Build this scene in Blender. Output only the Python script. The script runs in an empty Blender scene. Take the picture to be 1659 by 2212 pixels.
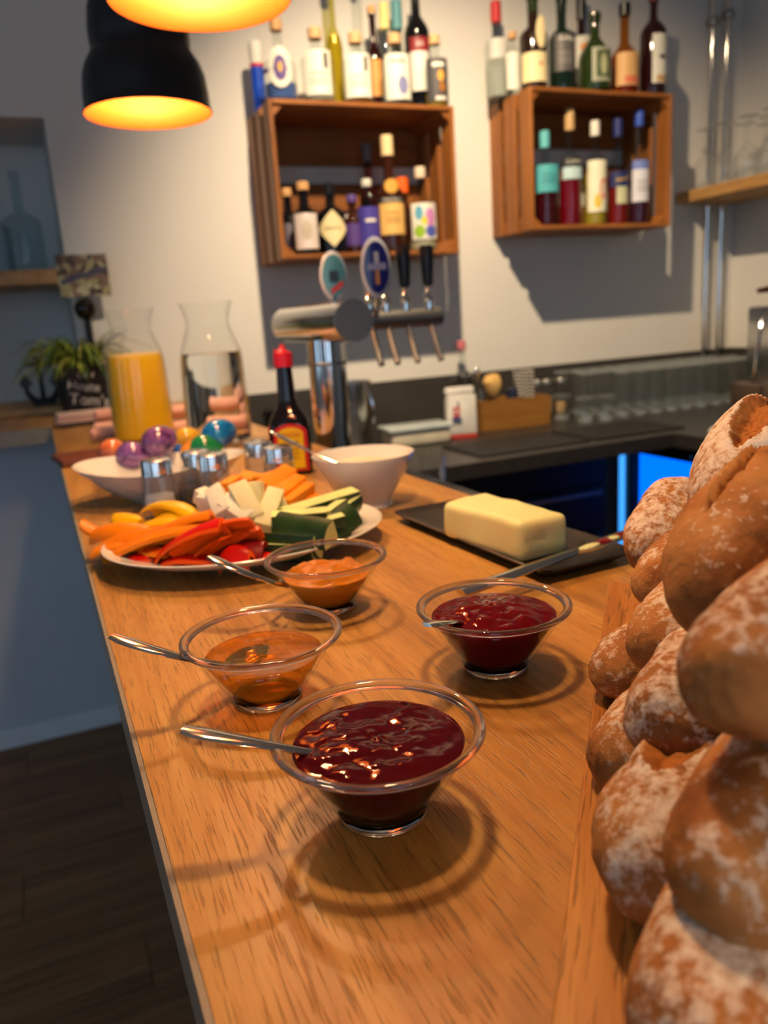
import bpy, bmesh, math, random
from mathutils import Vector, Matrix, noise, Euler

random.seed(7)
S = bpy.context.scene
C = S.collection
PI = math.pi
sin, cos, rad = math.sin, math.cos, math.radians

# ------------------------------------------------------------------ camera
CAMZ = 1.10                       # camera height above the floor
TB = 0.90                         # bar top height
F_PX, W_PX, H_PX = 1700.0, 1659.0, 2212.0
PITCH, ROLL, YAW = rad(13.7675), rad(-3.8357), rad(22.2318)
_f = Vector((sin(YAW) * cos(PITCH), cos(YAW) * cos(PITCH), -sin(PITCH)))
_r = Vector((cos(YAW), -sin(YAW), 0))
_u = _r.cross(_f)
RIGHT = cos(ROLL) * _r + sin(ROLL) * _u
UP = -sin(ROLL) * _r + cos(ROLL) * _u
FWD = _f
CAMP = Vector((0, 0, CAMZ))

cam_d = bpy.data.cameras.new('camera')
cam = bpy.data.objects.new('camera', cam_d)
C.objects.link(cam)
cam.matrix_world = Matrix(((RIGHT.x, UP.x, -FWD.x, 0), (RIGHT.y, UP.y, -FWD.y, 0),
                           (RIGHT.z, UP.z, -FWD.z, CAMZ), (0, 0, 0, 1)))
cam_d.sensor_fit = 'HORIZONTAL'
cam_d.sensor_width = 36.0
cam_d.lens = 36.0 * F_PX / W_PX
cam_d.clip_start = 0.02
cam_d.dof.use_dof = True
cam_d.dof.focus_distance = 0.375
cam_d.dof.aperture_fstop = cam_d.lens / 3.1
S.camera = cam

S.view_settings.view_transform = 'Standard'
S.view_settings.look = 'None'
S.view_settings.gamma = 1.0
S.view_settings.use_curve_mapping = False
S.view_settings.exposure = 0.2
S.cycles.use_denoising = True
S.cycles.max_bounces = 7
S.cycles.use_adaptive_sampling = True
S.cycles.adaptive_threshold = 0.08
S.cycles.adaptive_min_samples = 16
S.cycles.transmission_bounces = 7
S.cycles.glossy_bounces = 3
S.cycles.diffuse_bounces = 2
S.cycles.transparent_max_bounces = 20
S.cycles.sample_clamp_indirect = 6.0

# ------------------------------------------------------------------ light
world = bpy.data.worlds.new('world')
S.world = world
world.use_nodes = True
bg = world.node_tree.nodes['Background']
bg.inputs[0].default_value = (0.52, 0.74, 1.0, 1)
bg.inputs[1].default_value = 2.2

def portal(name, loc, rot, sx, sy):
    d = bpy.data.lights.new(name, 'AREA')
    d.shape = 'RECTANGLE'; d.size = sx; d.size_y = sy
    d.cycles.is_portal = True
    o = bpy.data.objects.new(name, d); C.objects.link(o)
    o.location = loc; o.rotation_euler = rot
    return o

XL, XR, YB, YW, ZT = -2.9, 2.56, -2.6, 2.45, 2.62      # room shell
WIN_L = [(-1.25, -0.65), (0.45, 1.05)]                   # windows in the left wall (y ranges)
WIN_B = [(-2.0, -0.9), (-0.5, 0.7)]                     # windows in the rear wall (x ranges)
WZ0, WZ1 = 0.75, 2.25
for a, b in WIN_L:
    portal('daylight_portal', (XL + 0.02, (a + b) / 2, (WZ0 + WZ1) / 2), (0, -PI / 2, 0), WZ1 - WZ0, b - a)
for a, b in WIN_B:
    portal('daylight_portal', ((a + b) / 2, YB + 0.02, (WZ0 + WZ1) / 2), (PI / 2, 0, 0), b - a, WZ1 - WZ0)

LAMP_WARM = (1.0, 0.66, 0.33)
LAMP_POWER = 345.0        # radiance of a pendant bulb
SPOT_POWER = 34.0

# ------------------------------------------------------------------ helpers: image measurements to places
def ray(u, v):
    return RIGHT * ((u - W_PX / 2) / F_PX) - UP * ((v - H_PX / 2) / F_PX) + FWD

def at(u, v, ax, val):
    d = ray(u, v)
    return CAMP + d * ((val - CAMP[ax]) / d[ax])

def atd(u, v, depth):
    return CAMP + ray(u, v) * depth

def depth_of(p):
    return (Vector(p) - CAMP).dot(FWD)

# ------------------------------------------------------------------ helpers: objects
def srgb(r, g, b):
    f = lambda c: (c / 255) / 12.92 if c / 255 <= .04045 else ((c / 255 + .055) / 1.055) ** 2.4
    return (f(r), f(g), f(b))

def link(o, parent=None):
    C.objects.link(o)
    if parent is not None:
        o.parent = parent
    return o

def tag(o, label=None, cat=None, group=None, kind=None):
    if label: o['label'] = label
    if cat: o['category'] = cat
    if group: o['group'] = group
    if kind: o['kind'] = kind
    return o

def thing(name, label, cat, loc=(0, 0, 0), rz=0.0, group=None, rot=None):
    o = bpy.data.objects.new(name, None)
    o.empty_display_size = 0.02
    C.objects.link(o)
    o.location = loc
    o.rotation_euler = rot if rot is not None else (0, 0, rz)
    return tag(o, label, cat, group)

def mesh_of(bm, smooth=True, angle=0.6):
    bmesh.ops.recalc_face_normals(bm, faces=bm.faces)
    me = bpy.data.meshes.new('mesh')
    if smooth:
        for f in bm.faces: f.smooth = True
        for e in bm.edges:
            if len(e.link_faces) == 2 and e.calc_face_angle(0) > angle: e.smooth = False
    bm.to_mesh(me); bm.free()
    return me

def obj(name, bm, mat, parent=None, loc=None, rot=None, smooth=True, angle=0.6):
    me = bm if isinstance(bm, bpy.types.Mesh) else mesh_of(bm, smooth, angle)
    if mat is not None and not me.materials: me.materials.append(mat)
    o = bpy.data.objects.new(name, me)
    link(o, parent)
    if loc is not None: o.location = loc
    if rot is not None: o.rotation_euler = rot
    return o

def copy_tree(o, parent=None):
    c = o.copy(); C.objects.link(c); c.parent = parent
    for ch in list(o.children): copy_tree(ch, c)
    return c

def box(bm, x0, x1, y0, y1, z0, z1, bev=0.0, seg=2):
    r = bmesh.ops.create_cube(bm, size=1)
    vs = r['verts']
    for v in vs:
        v.co = Vector(((x0 + x1) / 2 + v.co.x * (x1 - x0), (y0 + y1) / 2 + v.co.y * (y1 - y0), (z0 + z1) / 2 + v.co.z * (z1 - z0)))
    if bev > 0:
        es = list({e for v in vs for e in v.link_edges})
        bmesh.ops.bevel(bm, geom=es, offset=bev, segments=seg, affect='EDGES', profile=0.5)
    return bm

def bxm(x0, x1, y0, y1, z0, z1, bev=0.0, seg=2):
    return box(bmesh.new(), x0, x1, y0, y1, z0, z1, bev, seg)

def lathe(bm, prof, n=32, sx=1.0, sy=1.0, a0=0.0):
    rings = []
    for r, z in prof:
        if r < 1e-6:
            rings.append([bm.verts.new((0, 0, z))])
        else:
            rings.append([bm.verts.new((r * sx * cos(a0 + 2 * PI * i / n), r * sy * sin(a0 + 2 * PI * i / n), z)) for i in range(n)])
    for a, b in zip(rings, rings[1:]):
        if len(a) == 1 and len(b) == 1: continue
        for i in range(n):
            j = (i + 1) % n
            if len(a) == 1: bm.faces.new((a[0], b[j], b[i]))
            elif len(b) == 1: bm.faces.new((a[i], a[j], b[0]))
            else: bm.faces.new((a[i], a[j], b[j], b[i]))
    return bm

def lt(prof, n=32, **k):
    return lathe(bmesh.new(), prof, n, **k)

def tube(bm, pts, rads, n=10, flat=1.0, cap=True, side=None):
    """swept tube; flat squashes it across 'side'"""
    pts = [Vector(p) for p in pts]
    if not hasattr(rads, '__len__'): rads = [rads] * len(pts)
    rings = []
    prev = Vector(side) if side is not None else None
    for i, p in enumerate(pts):
        t = (pts[min(i + 1, len(pts) - 1)] - pts[max(i - 1, 0)]).normalized()
        if prev is None:
            prev = Vector((0, 0, 1)) if abs(t.z) < 0.9 else Vector((1, 0, 0))
        b = (prev - t * prev.dot(t)).normalized()
        a = t.cross(b).normalized()
        prev = b
        r = rads[i]
        ra, rb = (r if not isinstance(r, tuple) else r[0]), (r * flat if not isinstance(r, tuple) else r[1])
        rings.append([bm.verts.new(p + a * (ra * cos(2 * PI * k / n)) + b * (rb * sin(2 * PI * k / n))) for k in range(n)])
    for a, b in zip(rings, rings[1:]):
        for k in range(n):
            j = (k + 1) % n
            bm.faces.new((a[k], a[j], b[j], b[k]))
    if cap:
        bm.faces.new(rings[0][::-1]); bm.faces.new(rings[-1])
    return bm

def tb(pts, rads, n=10, **k):
    return tube(bmesh.new(), pts, rads, n, **k)

def cyl_between(bm, a, b, r, n=24):
    return tube(bm, [a, b], r, n)

def prism(bm, poly, z0, z1):
    lo = [bm.verts.new((x, y, z0)) for x, y in poly]
    hi = [bm.verts.new((x, y, z1)) for x, y in poly]
    n = len(poly)
    bm.faces.new(lo[::-1]); bm.faces.new(hi)
    for i in range(n):
        j = (i + 1) % n
        bm.faces.new((lo[i], lo[j], hi[j], hi[i]))
    return bm

def bez(p0, p1, p2, n):
    p0, p1, p2 = Vector(p0), Vector(p1), Vector(p2)
    return [p0 * (1 - t) ** 2 + p1 * 2 * t * (1 - t) + p2 * t * t for t in [i / n for i in range(n + 1)]]

def text_mesh(txt, size, extrude=0.0002, align='CENTER'):
    cu = bpy.data.curves.new('lettering', 'FONT')
    cu.body = txt; cu.size = size; cu.extrude = extrude; cu.align_x = align; cu.align_y = 'CENTER'
    cu.resolution_u = 3
    o = bpy.data.objects.new('lettering', cu)
    C.objects.link(o)
    bpy.context.view_layer.update()
    me = bpy.data.meshes.new_from_object(o.evaluated_get(bpy.context.evaluated_depsgraph_get()))
    bpy.data.objects.remove(o); bpy.data.curves.remove(cu)
    me.materials.clear()
    return me

def wrap_text(txt, size, R, zc, mat, parent, a0=0.0, tilt=0.0):
    """lettering laid round a cylinder of radius R, facing local -y turned by a0"""
    me = text_mesh(txt, size)
    for v in me.vertices:
        x, y, z = v.co
        x, y = x * cos(tilt) - y * sin(tilt), x * sin(tilt) + y * cos(tilt)
        a = x / R + a0
        rr = R + 0.0006 + z
        v.co = (rr * sin(a), -rr * cos(a), zc + y)
    return obj('lettering', me, mat, parent)

def flat_text(txt, size, mat, parent, loc, rot):
    return obj('lettering', text_mesh(txt, size), mat, parent, loc, rot)

# ------------------------------------------------------------------ helpers: materials
def newmat(name):
    m = bpy.data.materials.new(name)
    m.use_nodes = True
    nt = m.node_tree
    return m, nt, nt.nodes['Principled BSDF']

def N(nt, t, **k):
    n = nt.nodes.new(t)
    for a, b in k.items():
        setattr(n, a, b)
    return n

def ramp(nt, stops, interp='LINEAR'):
    r = nt.nodes.new('ShaderNodeValToRGB')
    e = r.color_ramp.elements
    r.color_ramp.interpolation = interp
    while len(e) < len(stops): e.new(0.5)
    for i, (p, c) in enumerate(stops):
        e[i].position = p
        e[i].color = (c[0], c[1], c[2], 1) if hasattr(c, '__len__') else (c, c, c, 1)
    return r

def coords(nt, scale=(1, 1, 1), rnd=True, rot=(0, 0, 0)):
    tc = N(nt, 'ShaderNodeTexCoord')
    mp = N(nt, 'ShaderNodeMapping')
    mp.inputs['Scale'].default_value = scale
    mp.inputs['Rotation'].default_value = rot
    nt.links.new(tc.outputs['Object'], mp.inputs['Vector'])
    if rnd:
        oi = N(nt, 'ShaderNodeObjectInfo')
        mu = N(nt, 'ShaderNodeMath', operation='MULTIPLY'); mu.inputs[1].default_value = 37.0
        nt.links.new(oi.outputs['Random'], mu.inputs[0])
        ad = N(nt, 'ShaderNodeVectorMath', operation='ADD')
        nt.links.new(mp.outputs[0], ad.inputs[0]); nt.links.new(mu.outputs[0], ad.inputs[1])
        return ad.outputs[0]
    return mp.outputs[0]

def tex_noise(nt, vec, scale, detail=4, rough=0.55, dist=0.0):
    n = N(nt, 'ShaderNodeTexNoise')
    n.inputs['Scale'].default_value = scale
    n.inputs['Detail'].default_value = detail
    n.inputs['Roughness'].default_value = rough
    n.inputs['Distortion'].default_value = dist
    nt.links.new(vec, n.inputs['Vector'])
    return n

def bump(nt, src, strength, dist, bsdf):
    b = N(nt, 'ShaderNodeBump')
    b.inputs['Strength'].default_value = strength
    b.inputs['Distance'].default_value = dist
    nt.links.new(src, b.inputs['Height'])
    nt.links.new(b.outputs[0], bsdf.inputs['Normal'])
    return b

MATS = {}
def pbr(name, col, rough=0.5, metal=0.0, spec=0.5, var=0.08, vscale=14.0, bmp=0.0, bscale=60.0, coat=0.0, sss=0.0, sssr=0.01, trans=0.0, ior=1.45):
    """plain material with a slight procedural tone variation"""
    if name in MATS: return MATS[name]
    m, nt, b = newmat(name)
    v = coords(nt)
    n = tex_noise(nt, v, vscale, 1)
    k = 1 - var
    r = ramp(nt, [(0.3, [c * k for c in col]), (0.7, [min(1, c * (1 + var)) for c in col])])
    nt.links.new(n.outputs['Fac'], r.inputs[0]); nt.links.new(r.outputs[0], b.inputs['Base Color'])
    b.inputs['Roughness'].default_value = rough
    b.inputs['Metallic'].default_value = metal
    b.inputs['Specular IOR Level'].default_value = spec
    b.inputs['Coat Weight'].default_value = coat
    b.inputs['Transmission Weight'].default_value = trans
    b.inputs['IOR'].default_value = ior
    if sss:
        b.inputs['Subsurface Weight'].default_value = sss
        b.inputs['Subsurface Radius'].default_value = (1, .5, .3)
        b.inputs['Subsurface Scale'].default_value = sssr
    if bmp:
        n2 = tex_noise(nt, v, bscale, 4)
        bump(nt, n2.outputs['Fac'], bmp, 0.01, b)
    MATS[name] = m
    return m

def wood(name, dark, mid, light, axis='y', fine=90.0, along=3.0, rough=0.45, bmp=0.15, pores=0.5, rnd=True, spec=0.4, swirl=0.0, blot=0.25, pf=3.0, pa=2.2):
    if name in MATS: return MATS[name]
    m, nt, b = newmat(name)
    s = {'x': (along, fine, fine), 'y': (fine, along, fine), 'z': (fine, fine, along)}[axis]
    v = coords(nt, s, rnd)
    n1 = tex_noise(nt, v, 0.32, 3, 0.6, swirl)
    n2 = tex_noise(nt, v, 1.6, 3, 0.7, 0.3)
    s3 = tuple(c * (0.55 if c == along else 0.12) for c in s)
    n3 = tex_noise(nt, coords(nt, s3, rnd), 0.6, 3, 0.5, 0.6)
    mx = N(nt, 'ShaderNodeMix'); mx.inputs['Factor'].default_value = 0.45
    nt.links.new(n1.outputs['Fac'], mx.inputs[2]); nt.links.new(n2.outputs['Fac'], mx.inputs[3])
    mx2 = N(nt, 'ShaderNodeMix'); mx2.inputs['Factor'].default_value = blot
    nt.links.new(mx.outputs[0], mx2.inputs[2]); nt.links.new(n3.outputs['Fac'], mx2.inputs[3])
    r = ramp(nt, [(0.33, dark), (0.5, mid), (0.66, light)])
    nt.links.new(mx2.outputs[0], r.inputs[0])
    # open pores: short dark strokes along the grain
    sp = tuple(c * (pa if c == along else pf) for c in s)
    n4 = tex_noise(nt, coords(nt, sp, rnd), 1.0, 2, 0.5)
    r4 = ramp(nt, [(0.34, 1 - pores), (0.44, 1.0)])
    nt.links.new(n4.outputs['Fac'], r4.inputs[0])
    mul = N(nt, 'ShaderNodeMix', data_type='RGBA', blend_type='MULTIPLY'); mul.inputs['Factor'].default_value = 1
    nt.links.new(r.outputs[0], mul.inputs[6]); nt.links.new(r4.outputs[0], mul.inputs[7])
    nt.links.new(mul.outputs[2], b.inputs['Base Color'])
    b.inputs['Roughness'].default_value = rough
    b.inputs['Specular IOR Level'].default_value = spec
    if bmp:
        bump(nt, r4.outputs[0], bmp, 0.0012, b)
    MATS[name] = m
    return m

def thin_glass(name, tint=(1, 1, 1), refl=0.35, rough=0.02, base=0.02, glow_mix=0.0, glow_col=(.9, .92, .92), pw_=4.5):
    """clear thin-walled glass: lets light straight through, mirrors more towards its edges"""
    if name in MATS: return MATS[name]
    m, nt, b = newmat(name)
    nt.nodes.remove(b)
    out = nt.nodes['Material Output']
    t = N(nt, 'ShaderNodeBsdfTransparent'); t.inputs[0].default_value = (*tint, 1)
    g = N(nt, 'ShaderNodeBsdfGlossy'); g.inputs['Roughness'].default_value = rough
    lw = N(nt, 'ShaderNodeLayerWeight'); lw.inputs[0].default_value = .5
    pw = N(nt, 'ShaderNodeMath', operation='POWER'); pw.inputs[1].default_value = pw_
    ma = N(nt, 'ShaderNodeMath', operation='MULTIPLY_ADD'); ma.inputs[1].default_value = min(1, refl * 1.6); ma.inputs[2].default_value = base
    mx = N(nt, 'ShaderNodeMixShader')
    nt.links.new(lw.outputs['Facing'], pw.inputs[0]); nt.links.new(pw.outputs[0], ma.inputs[0])
    nt.links.new(ma.outputs[0], mx.inputs[0])
    nt.links.new(t.outputs[0], mx.inputs[1]); nt.links.new(g.outputs[0], mx.inputs[2])
    nt.links.new(mx.outputs[0], out.inputs[0])
    if glow_mix:  # diffuse share mixed in to imitate the glow of lit glass
        df = N(nt, 'ShaderNodeBsdfDiffuse'); df.inputs[0].default_value = (*glow_col, 1)
        m2 = N(nt, 'ShaderNodeMixShader'); m2.inputs[0].default_value = glow_mix
        nt.links.new(mx.outputs[0], m2.inputs[1]); nt.links.new(df.outputs[0], m2.inputs[2]); nt.links.new(m2.outputs[0], out.inputs[0])
    MATS[name] = m
    return m

def glass(name, col=(1, 1, 1), ior=1.5, rough=0.0, absorb=None, dens=0.0):
    if name in MATS: return MATS[name]
    m, nt, b = newmat(name)
    b.inputs['Base Color'].default_value = (*col, 1)
    b.inputs['Transmission Weight'].default_value = 1
    b.inputs['Roughness'].default_value = rough
    b.inputs['IOR'].default_value = ior
    if absorb:
        va = N(nt, 'ShaderNodeVolumeAbsorption')
        va.inputs[0].default_value = (*absorb, 1); va.inputs[1].default_value = dens
        nt.links.new(va.outputs[0], nt.nodes['Material Output'].inputs['Volume'])
    MATS[name] = m
    return m

def emit(name, col, strength):
    if name in MATS: return MATS[name]
    m, nt, b = newmat(name)
    b.inputs['Base Color'].default_value = (*col, 1)
    b.inputs['Emission Color'].default_value = (*col, 1)
    b.inputs['Emission Strength'].default_value = strength
    MATS[name] = m
    return m

# ---- material library
OAK = wood('oak_laminate', srgb(144, 96, 40), srgb(188, 134, 64), srgb(214, 166, 92), 'y', 95, 5.0, 0.36, 0.3, 0.40, rnd=False, spec=0.45, swirl=0.4, blot=.3, pf=11, pa=10)
SHELFWOOD = wood('shelf_oak', srgb(150, 105, 55), srgb(192, 145, 88), srgb(210, 168, 108), 'y', 60, 4, 0.5, 0.05, 0.2)
CRATE_X = wood('crate_wood_x', srgb(98, 54, 20), srgb(146, 88, 38), srgb(178, 114, 56), 'x', 60, 3, 0.5, 0.1, 0.25)
CRATE_Y = wood('crate_wood_y', srgb(98, 54, 20), srgb(146, 88, 38), srgb(178, 114, 56), 'y', 60, 3, 0.5, 0.1, 0.25)
CRATE_Z = wood('crate_wood_z', srgb(98, 54, 20), srgb(146, 88, 38), srgb(178, 114, 56), 'z', 60, 3, 0.5, 0.1, 0.25)
FLOORWOOD = wood('floor_planks', srgb(100, 66, 38), srgb(140, 96, 58), srgb(166, 120, 76), 'x', 40, 1.6, 0.5, 0.08, 0.35)
ACACIA = wood('acacia_board', srgb(108, 62, 22), srgb(180, 116, 46), srgb(220, 158, 80), 'y', 70, 6, 0.4, 0.25, 0.45, swirl=1.6, blot=0.35, pf=8, pa=6)
ACACIA_L = wood('acacia_light', srgb(190, 122, 50), srgb(216, 152, 72), srgb(230, 172, 92), 'y', 40, 4.5, 0.4, 0.2, 0.2, swirl=1.0)
BOXWOOD = wood('box_wood', srgb(120, 78, 28), srgb(150, 102, 42), srgb(170, 120, 56), 'x', 60, 4, 0.5, 0.05, 0.2)
REDWOOD = wood('red_board', srgb(90, 45, 28), srgb(122, 66, 44), srgb(146, 86, 58), 'x', 50, 4, 0.45, 0.05, 0.2)
WALLP = pbr('wall_paint', srgb(226, 222, 216), 0.85, var=0.02, vscale=3)
CEILP = pbr('ceiling_paint', srgb(232, 230, 226), 0.9, var=0.02, vscale=3)
PANELG = pbr('grey_panel', srgb(204, 210, 218), 0.6, var=0.03, vscale=4)
BASEB = pbr('white_baseboard', srgb(236, 238, 240), 0.5, var=0.03)
EDGEG = pbr('edge_band_grey', srgb(150, 140, 122), 0.35, var=0.05, vscale=30)
WORKB = pbr('black_worktop', srgb(48, 45, 43), 0.35, var=0.15, vscale=30, spec=0.5)
SPLASH = pbr('dark_splash', srgb(62, 58, 55), 0.5, var=0.1)
CABB = pbr('black_cabinet', srgb(26, 25, 26), 0.3, var=0.1)
RUBBER = pbr('black_rubber', srgb(24, 22, 21), 0.6, var=0.1)
STEEL = pbr('brushed_steel', (0.62, 0.60, 0.57), 0.22, 1.0, var=0.06, vscale=8)
CHROME = pbr('chrome', (0.78, 0.77, 0.75), 0.08, 1.0, var=0.03)
DSTEEL = pbr('dull_steel', (0.35, 0.335, 0.31), 0.42, 1.0, var=0.05)
CUTLERY = pbr('cutlery_steel', (0.66, 0.62, 0.57), 0.13, 1.0, var=0.04)
BLACKM = pbr('black_lacquer', srgb(24, 23, 24), 0.42, var=0.08, spec=0.5)
COPPER = pbr('gold_lining', (0.36, 0.085, 0.006), 0.5, 0.3, var=0.05)
BLACKP = pbr('black_plastic', srgb(16, 16, 18), 0.3, var=0.1)
WHITEC = pbr('white_ceramic', srgb(232, 226, 218), 0.12, var=0.02, coat=0.3)
SLATE = pbr('black_stoneware', srgb(42, 38, 36), 0.45, var=0.12, vscale=60, bmp=0.06, bscale=300)
BUTTER = pbr('butter', srgb(252, 236, 168), 0.42, var=0.04, vscale=18, bmp=0.10, bscale=45, sss=0.5, sssr=0.012)
CORKM = pbr('cork', srgb(205, 165, 120), 0.8, var=0.12, vscale=120)
WOODCAP = pbr('wooden_stopper', srgb(198, 150, 100), 0.6, var=0.1, vscale=60)
CLEAR = thin_glass('clear_glass', (0.99, 0.995, 0.99), 0.30, base=.012)
WINEG = thin_glass('wine_glass_clear', (0.95, 0.96, 0.96), 0.6, base=.05, glow_mix=.06)
CLEAR2 = thin_glass('tumbler_glass', (0.95, 0.965, 0.965), 0.55, base=.03, glow_mix=.012)
BOTTLEG = thin_glass('bottle_glass', (0.86, 0.89, 0.88), 0.42, 0.04)
GREENG = thin_glass('green_tint_glass', (0.25, 0.32, 0.08), 0.4, 0.04)
BOWLG = glass('pressed_glass', (0.985, 0.99, 0.985), 1.5)
WATERM = glass('water', (0.98, 0.995, 1.0), 1.33)
SHAKERG = glass('shaker_glass', (0.97, 0.98, 0.98), 1.5)

def colm(r, g, b, rough=0.5, **k):
    return pbr('paint_%d_%d_%d_%d' % (r, g, b, int(rough * 100)), srgb(r, g, b), rough, **k)

def glossy_dark(r, g, b):
    return pbr('dark_glass_%d_%d_%d' % (r, g, b), srgb(r, g, b), 0.07, var=0.05, spec=0.6)

def liquid(r, g, b):
    return pbr('liquid_%d_%d_%d' % (r, g, b), srgb(r, g, b), 0.1, var=0.06, spec=0.5)
INK = colm(40, 38, 40, 0.6)
WHITEP = colm(228, 224, 216, 0.6)

# ================================================================== the room
def structure(name, bm, mat, **k):
    o = obj(name, bm, mat, smooth=False, **k)
    return tag(o, kind='structure')

# floor: slab with planks laid along x
fl = structure('floor', bxm(XL, XR, YB, 2.9, -0.12, -0.004), FLOORWOOD)
pm = {}
def plank_mesh(L, Wd):
    key = (round(L, 3), Wd)
    if key not in pm:
        me = mesh_of(bxm(0, L, 0, Wd, -0.012, 0.0, 0.0012, 1), False)
        me.materials.append(FLOORWOOD); pm[key] = me
    return pm[key]
row, y = 0, -0.35
while y < 2.3:
    x = XL + 0.9 + [0.0, 0.47, 0.23, 0.71][row % 4] * 0.9 - 0.6
    while x < 0.3:
        L = 0.985
        obj('plank', plank_mesh(L, 0.142), FLOORWOOD, fl, (x, y, 0))
        x += L + 0.0015
    y += 0.1435; row += 1

def wall_with_openings(name, axis, pos, thick, a0, a1, z1, holes):
    """axis 'x': wall in plane x = pos, openings given along y"""
    bm = bmesh.new()
    def seg(s, e, zz0, zz1):
        if e - s < 1e-4 or zz1 - zz0 < 1e-4: return
        if axis == 'x': box(bm, min(pos, pos + thick), max(pos, pos + thick), s, e, zz0, zz1)
        else: box(bm, s, e, min(pos, pos + thick), max(pos, pos + thick), zz0, zz1)
    cur = a0
    for h in sorted(holes):
        seg(cur, h[0], -.1, z1)
        seg(h[0], h[1], -.1, h[2]); seg(h[0], h[1], h[3], z1)
        cur = h[1]
    seg(cur, a1, -.1, z1)
    return structure(name, bm, WALLP)

NX0, NX1, NZ0, NZ1, ND = -0.55, 0.098, 0.918, CAMZ + 0.579, 0.34     # niche in the back wall
wall_with_openings('wall_back', 'y', YW, 0.42, XL, XR, ZT, [(NX0, NX1, NZ0, NZ1)])
structure('wall_niche', bxm(NX0 - .02, NX1 + .02, YW + ND, YW + ND + .02, NZ0 - .02, NZ1 + .02), WALLP)
wall_with_openings('wall_left', 'x', XL, -0.2, YB, 2.9, ZT, [(a, b, WZ0, WZ1) for a, b in WIN_L])
wall_with_openings('wall_rear', 'y', YB, -0.2, XL, XR, ZT, [(a, b, WZ0, WZ1) for a, b in WIN_B])
structure('wall_right', bxm(XR, XR + .2, YB, 2.9, -.1, ZT), WALLP)
structure('ceiling', bxm(XL - .2, XR + .2, YB - .2, 2.9, ZT, ZT + .1), CEILP)
FRAMEW = pbr('window_frame_white', srgb(225, 225, 222), 0.4, var=0.02)
PANE = thin_glass('window_pane', (0.97, 0.98, 0.98), 0.1, 0.0)
wn = 1
for ax, lst in (('x', WIN_L), ('y', WIN_B)):
    for a, b in lst:
        bm = bmesh.new(); t = 0.05; p = (XL - .12) if ax == 'x' else (YB - .12)
        def fb(s, e, z0, z1, d=0.05):
            if ax == 'x': box(bm, p, p + d, s, e, z0, z1)
            else: box(bm, s, e, p, p + d, z0, z1)
        fb(a, a + t, WZ0, WZ1); fb(b - t, b, WZ0, WZ1); fb(a + t, b - t, WZ0, WZ0 + t); fb(a + t, b - t, WZ1 - t, WZ1)
        fb((a + b) / 2 - .025, (a + b) / 2 + .025, WZ0 + t, WZ1 - t)
        w = structure('window_%d' % wn, bm, FRAMEW); wn += 1
        for s, e in ((a + t, (a + b) / 2 - .025), ((a + b) / 2 + .025, b - t)):
            bm = bmesh.new()
            if ax == 'x': box(bm, p + .02, p + .026, s, e, WZ0 + t, WZ1 - t)
            else: box(bm, s, e, p + .02, p + .026, WZ0 + t, WZ1 - t)
            obj('pane', bm, PANE, w, smooth=False)

# ================================================================== bar counter (L-shaped)
def xl_edge(y): return 0.0169 - 0.0132 * (y - 0.2)
def xr_edge(y): return 0.420 - 0.030 * (y - 0.72)
bar = thing('bar_counter', 'long oak-look bar counter with a grey edge band carrying the breakfast buffet', 'bar counter', (0, 0, 0))
Y0, YC = -0.9, 2.06
bm = bmesh.new()
prism(bm, [(xl_edge(Y0), Y0), (xr_edge(Y0), Y0), (xr_edge(YW), YW - .002), (-1.7, YW - .002), (-1.7, YC), (xl_edge(YC), YC)], TB - 0.036, TB)
obj('counter_top', bm, OAK, bar, smooth=False)
e = 0.0025
bm = bmesh.new()
prism(bm, [(xl_edge(Y0) - e, Y0), (xl_edge(Y0), Y0), (xl_edge(YC), YC), (-1.7, YC), (-1.7, YC - e), (xl_edge(YC) - e, YC - e)], TB - 0.037, TB - 0.0006)
obj('edge_band', bm, EDGEG, bar, smooth=False)
bm = bmesh.new()
prism(bm, [(xr_edge(Y0), Y0), (xr_edge(Y0) + e, Y0), (xr_edge(YW) + e, YW - .002), (xr_edge(YW), YW - .002)], TB - 0.037, TB - 0.0006)
obj('edge_band', bm, SHELFWOOD, bar, smooth=False)
obj('front_panel', bxm(0.10, 0.12, Y0, 2.30, 0, TB - 0.037), PANELG, bar, smooth=False)
obj('rear_panel', bxm(0.34, 0.36, Y0, YW - .002, 0, TB - 0.037), CABB, bar, smooth=False)
obj('return_panel', bxm(-1.7, 0.10, 2.275, 2.295, 0, TB - 0.037), PANELG, bar, smooth=False)
obj('baseboard', bxm(-1.7, 0.10, 2.262, 2.275, 0, 0.055, 0.003, 1), BASEB, bar, smooth=False)
# lower ledge on the bartender's side, under the tap
LZ = 0.795
lg = thing('drip_ledge', 'dark ledge below the bar top behind the beer tap', 'ledge', (0, 0, 0))
obj('shelf_board', bxm(xr_edge(1.3) + .02, 0.66, 0.98, 1.75, LZ - 0.03, LZ), CABB, lg, smooth=False)
obj('bracket', bxm(0.36, xr_edge(1.3) + .03, 1.05, 1.08, LZ - 0.06, LZ - 0.031), CABB, lg, smooth=False)
obj('bracket', bxm(0.36, xr_edge(1.3) + .03, 1.6, 1.63, LZ - 0.06, LZ - 0.031), CABB, lg, smooth=False)

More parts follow.
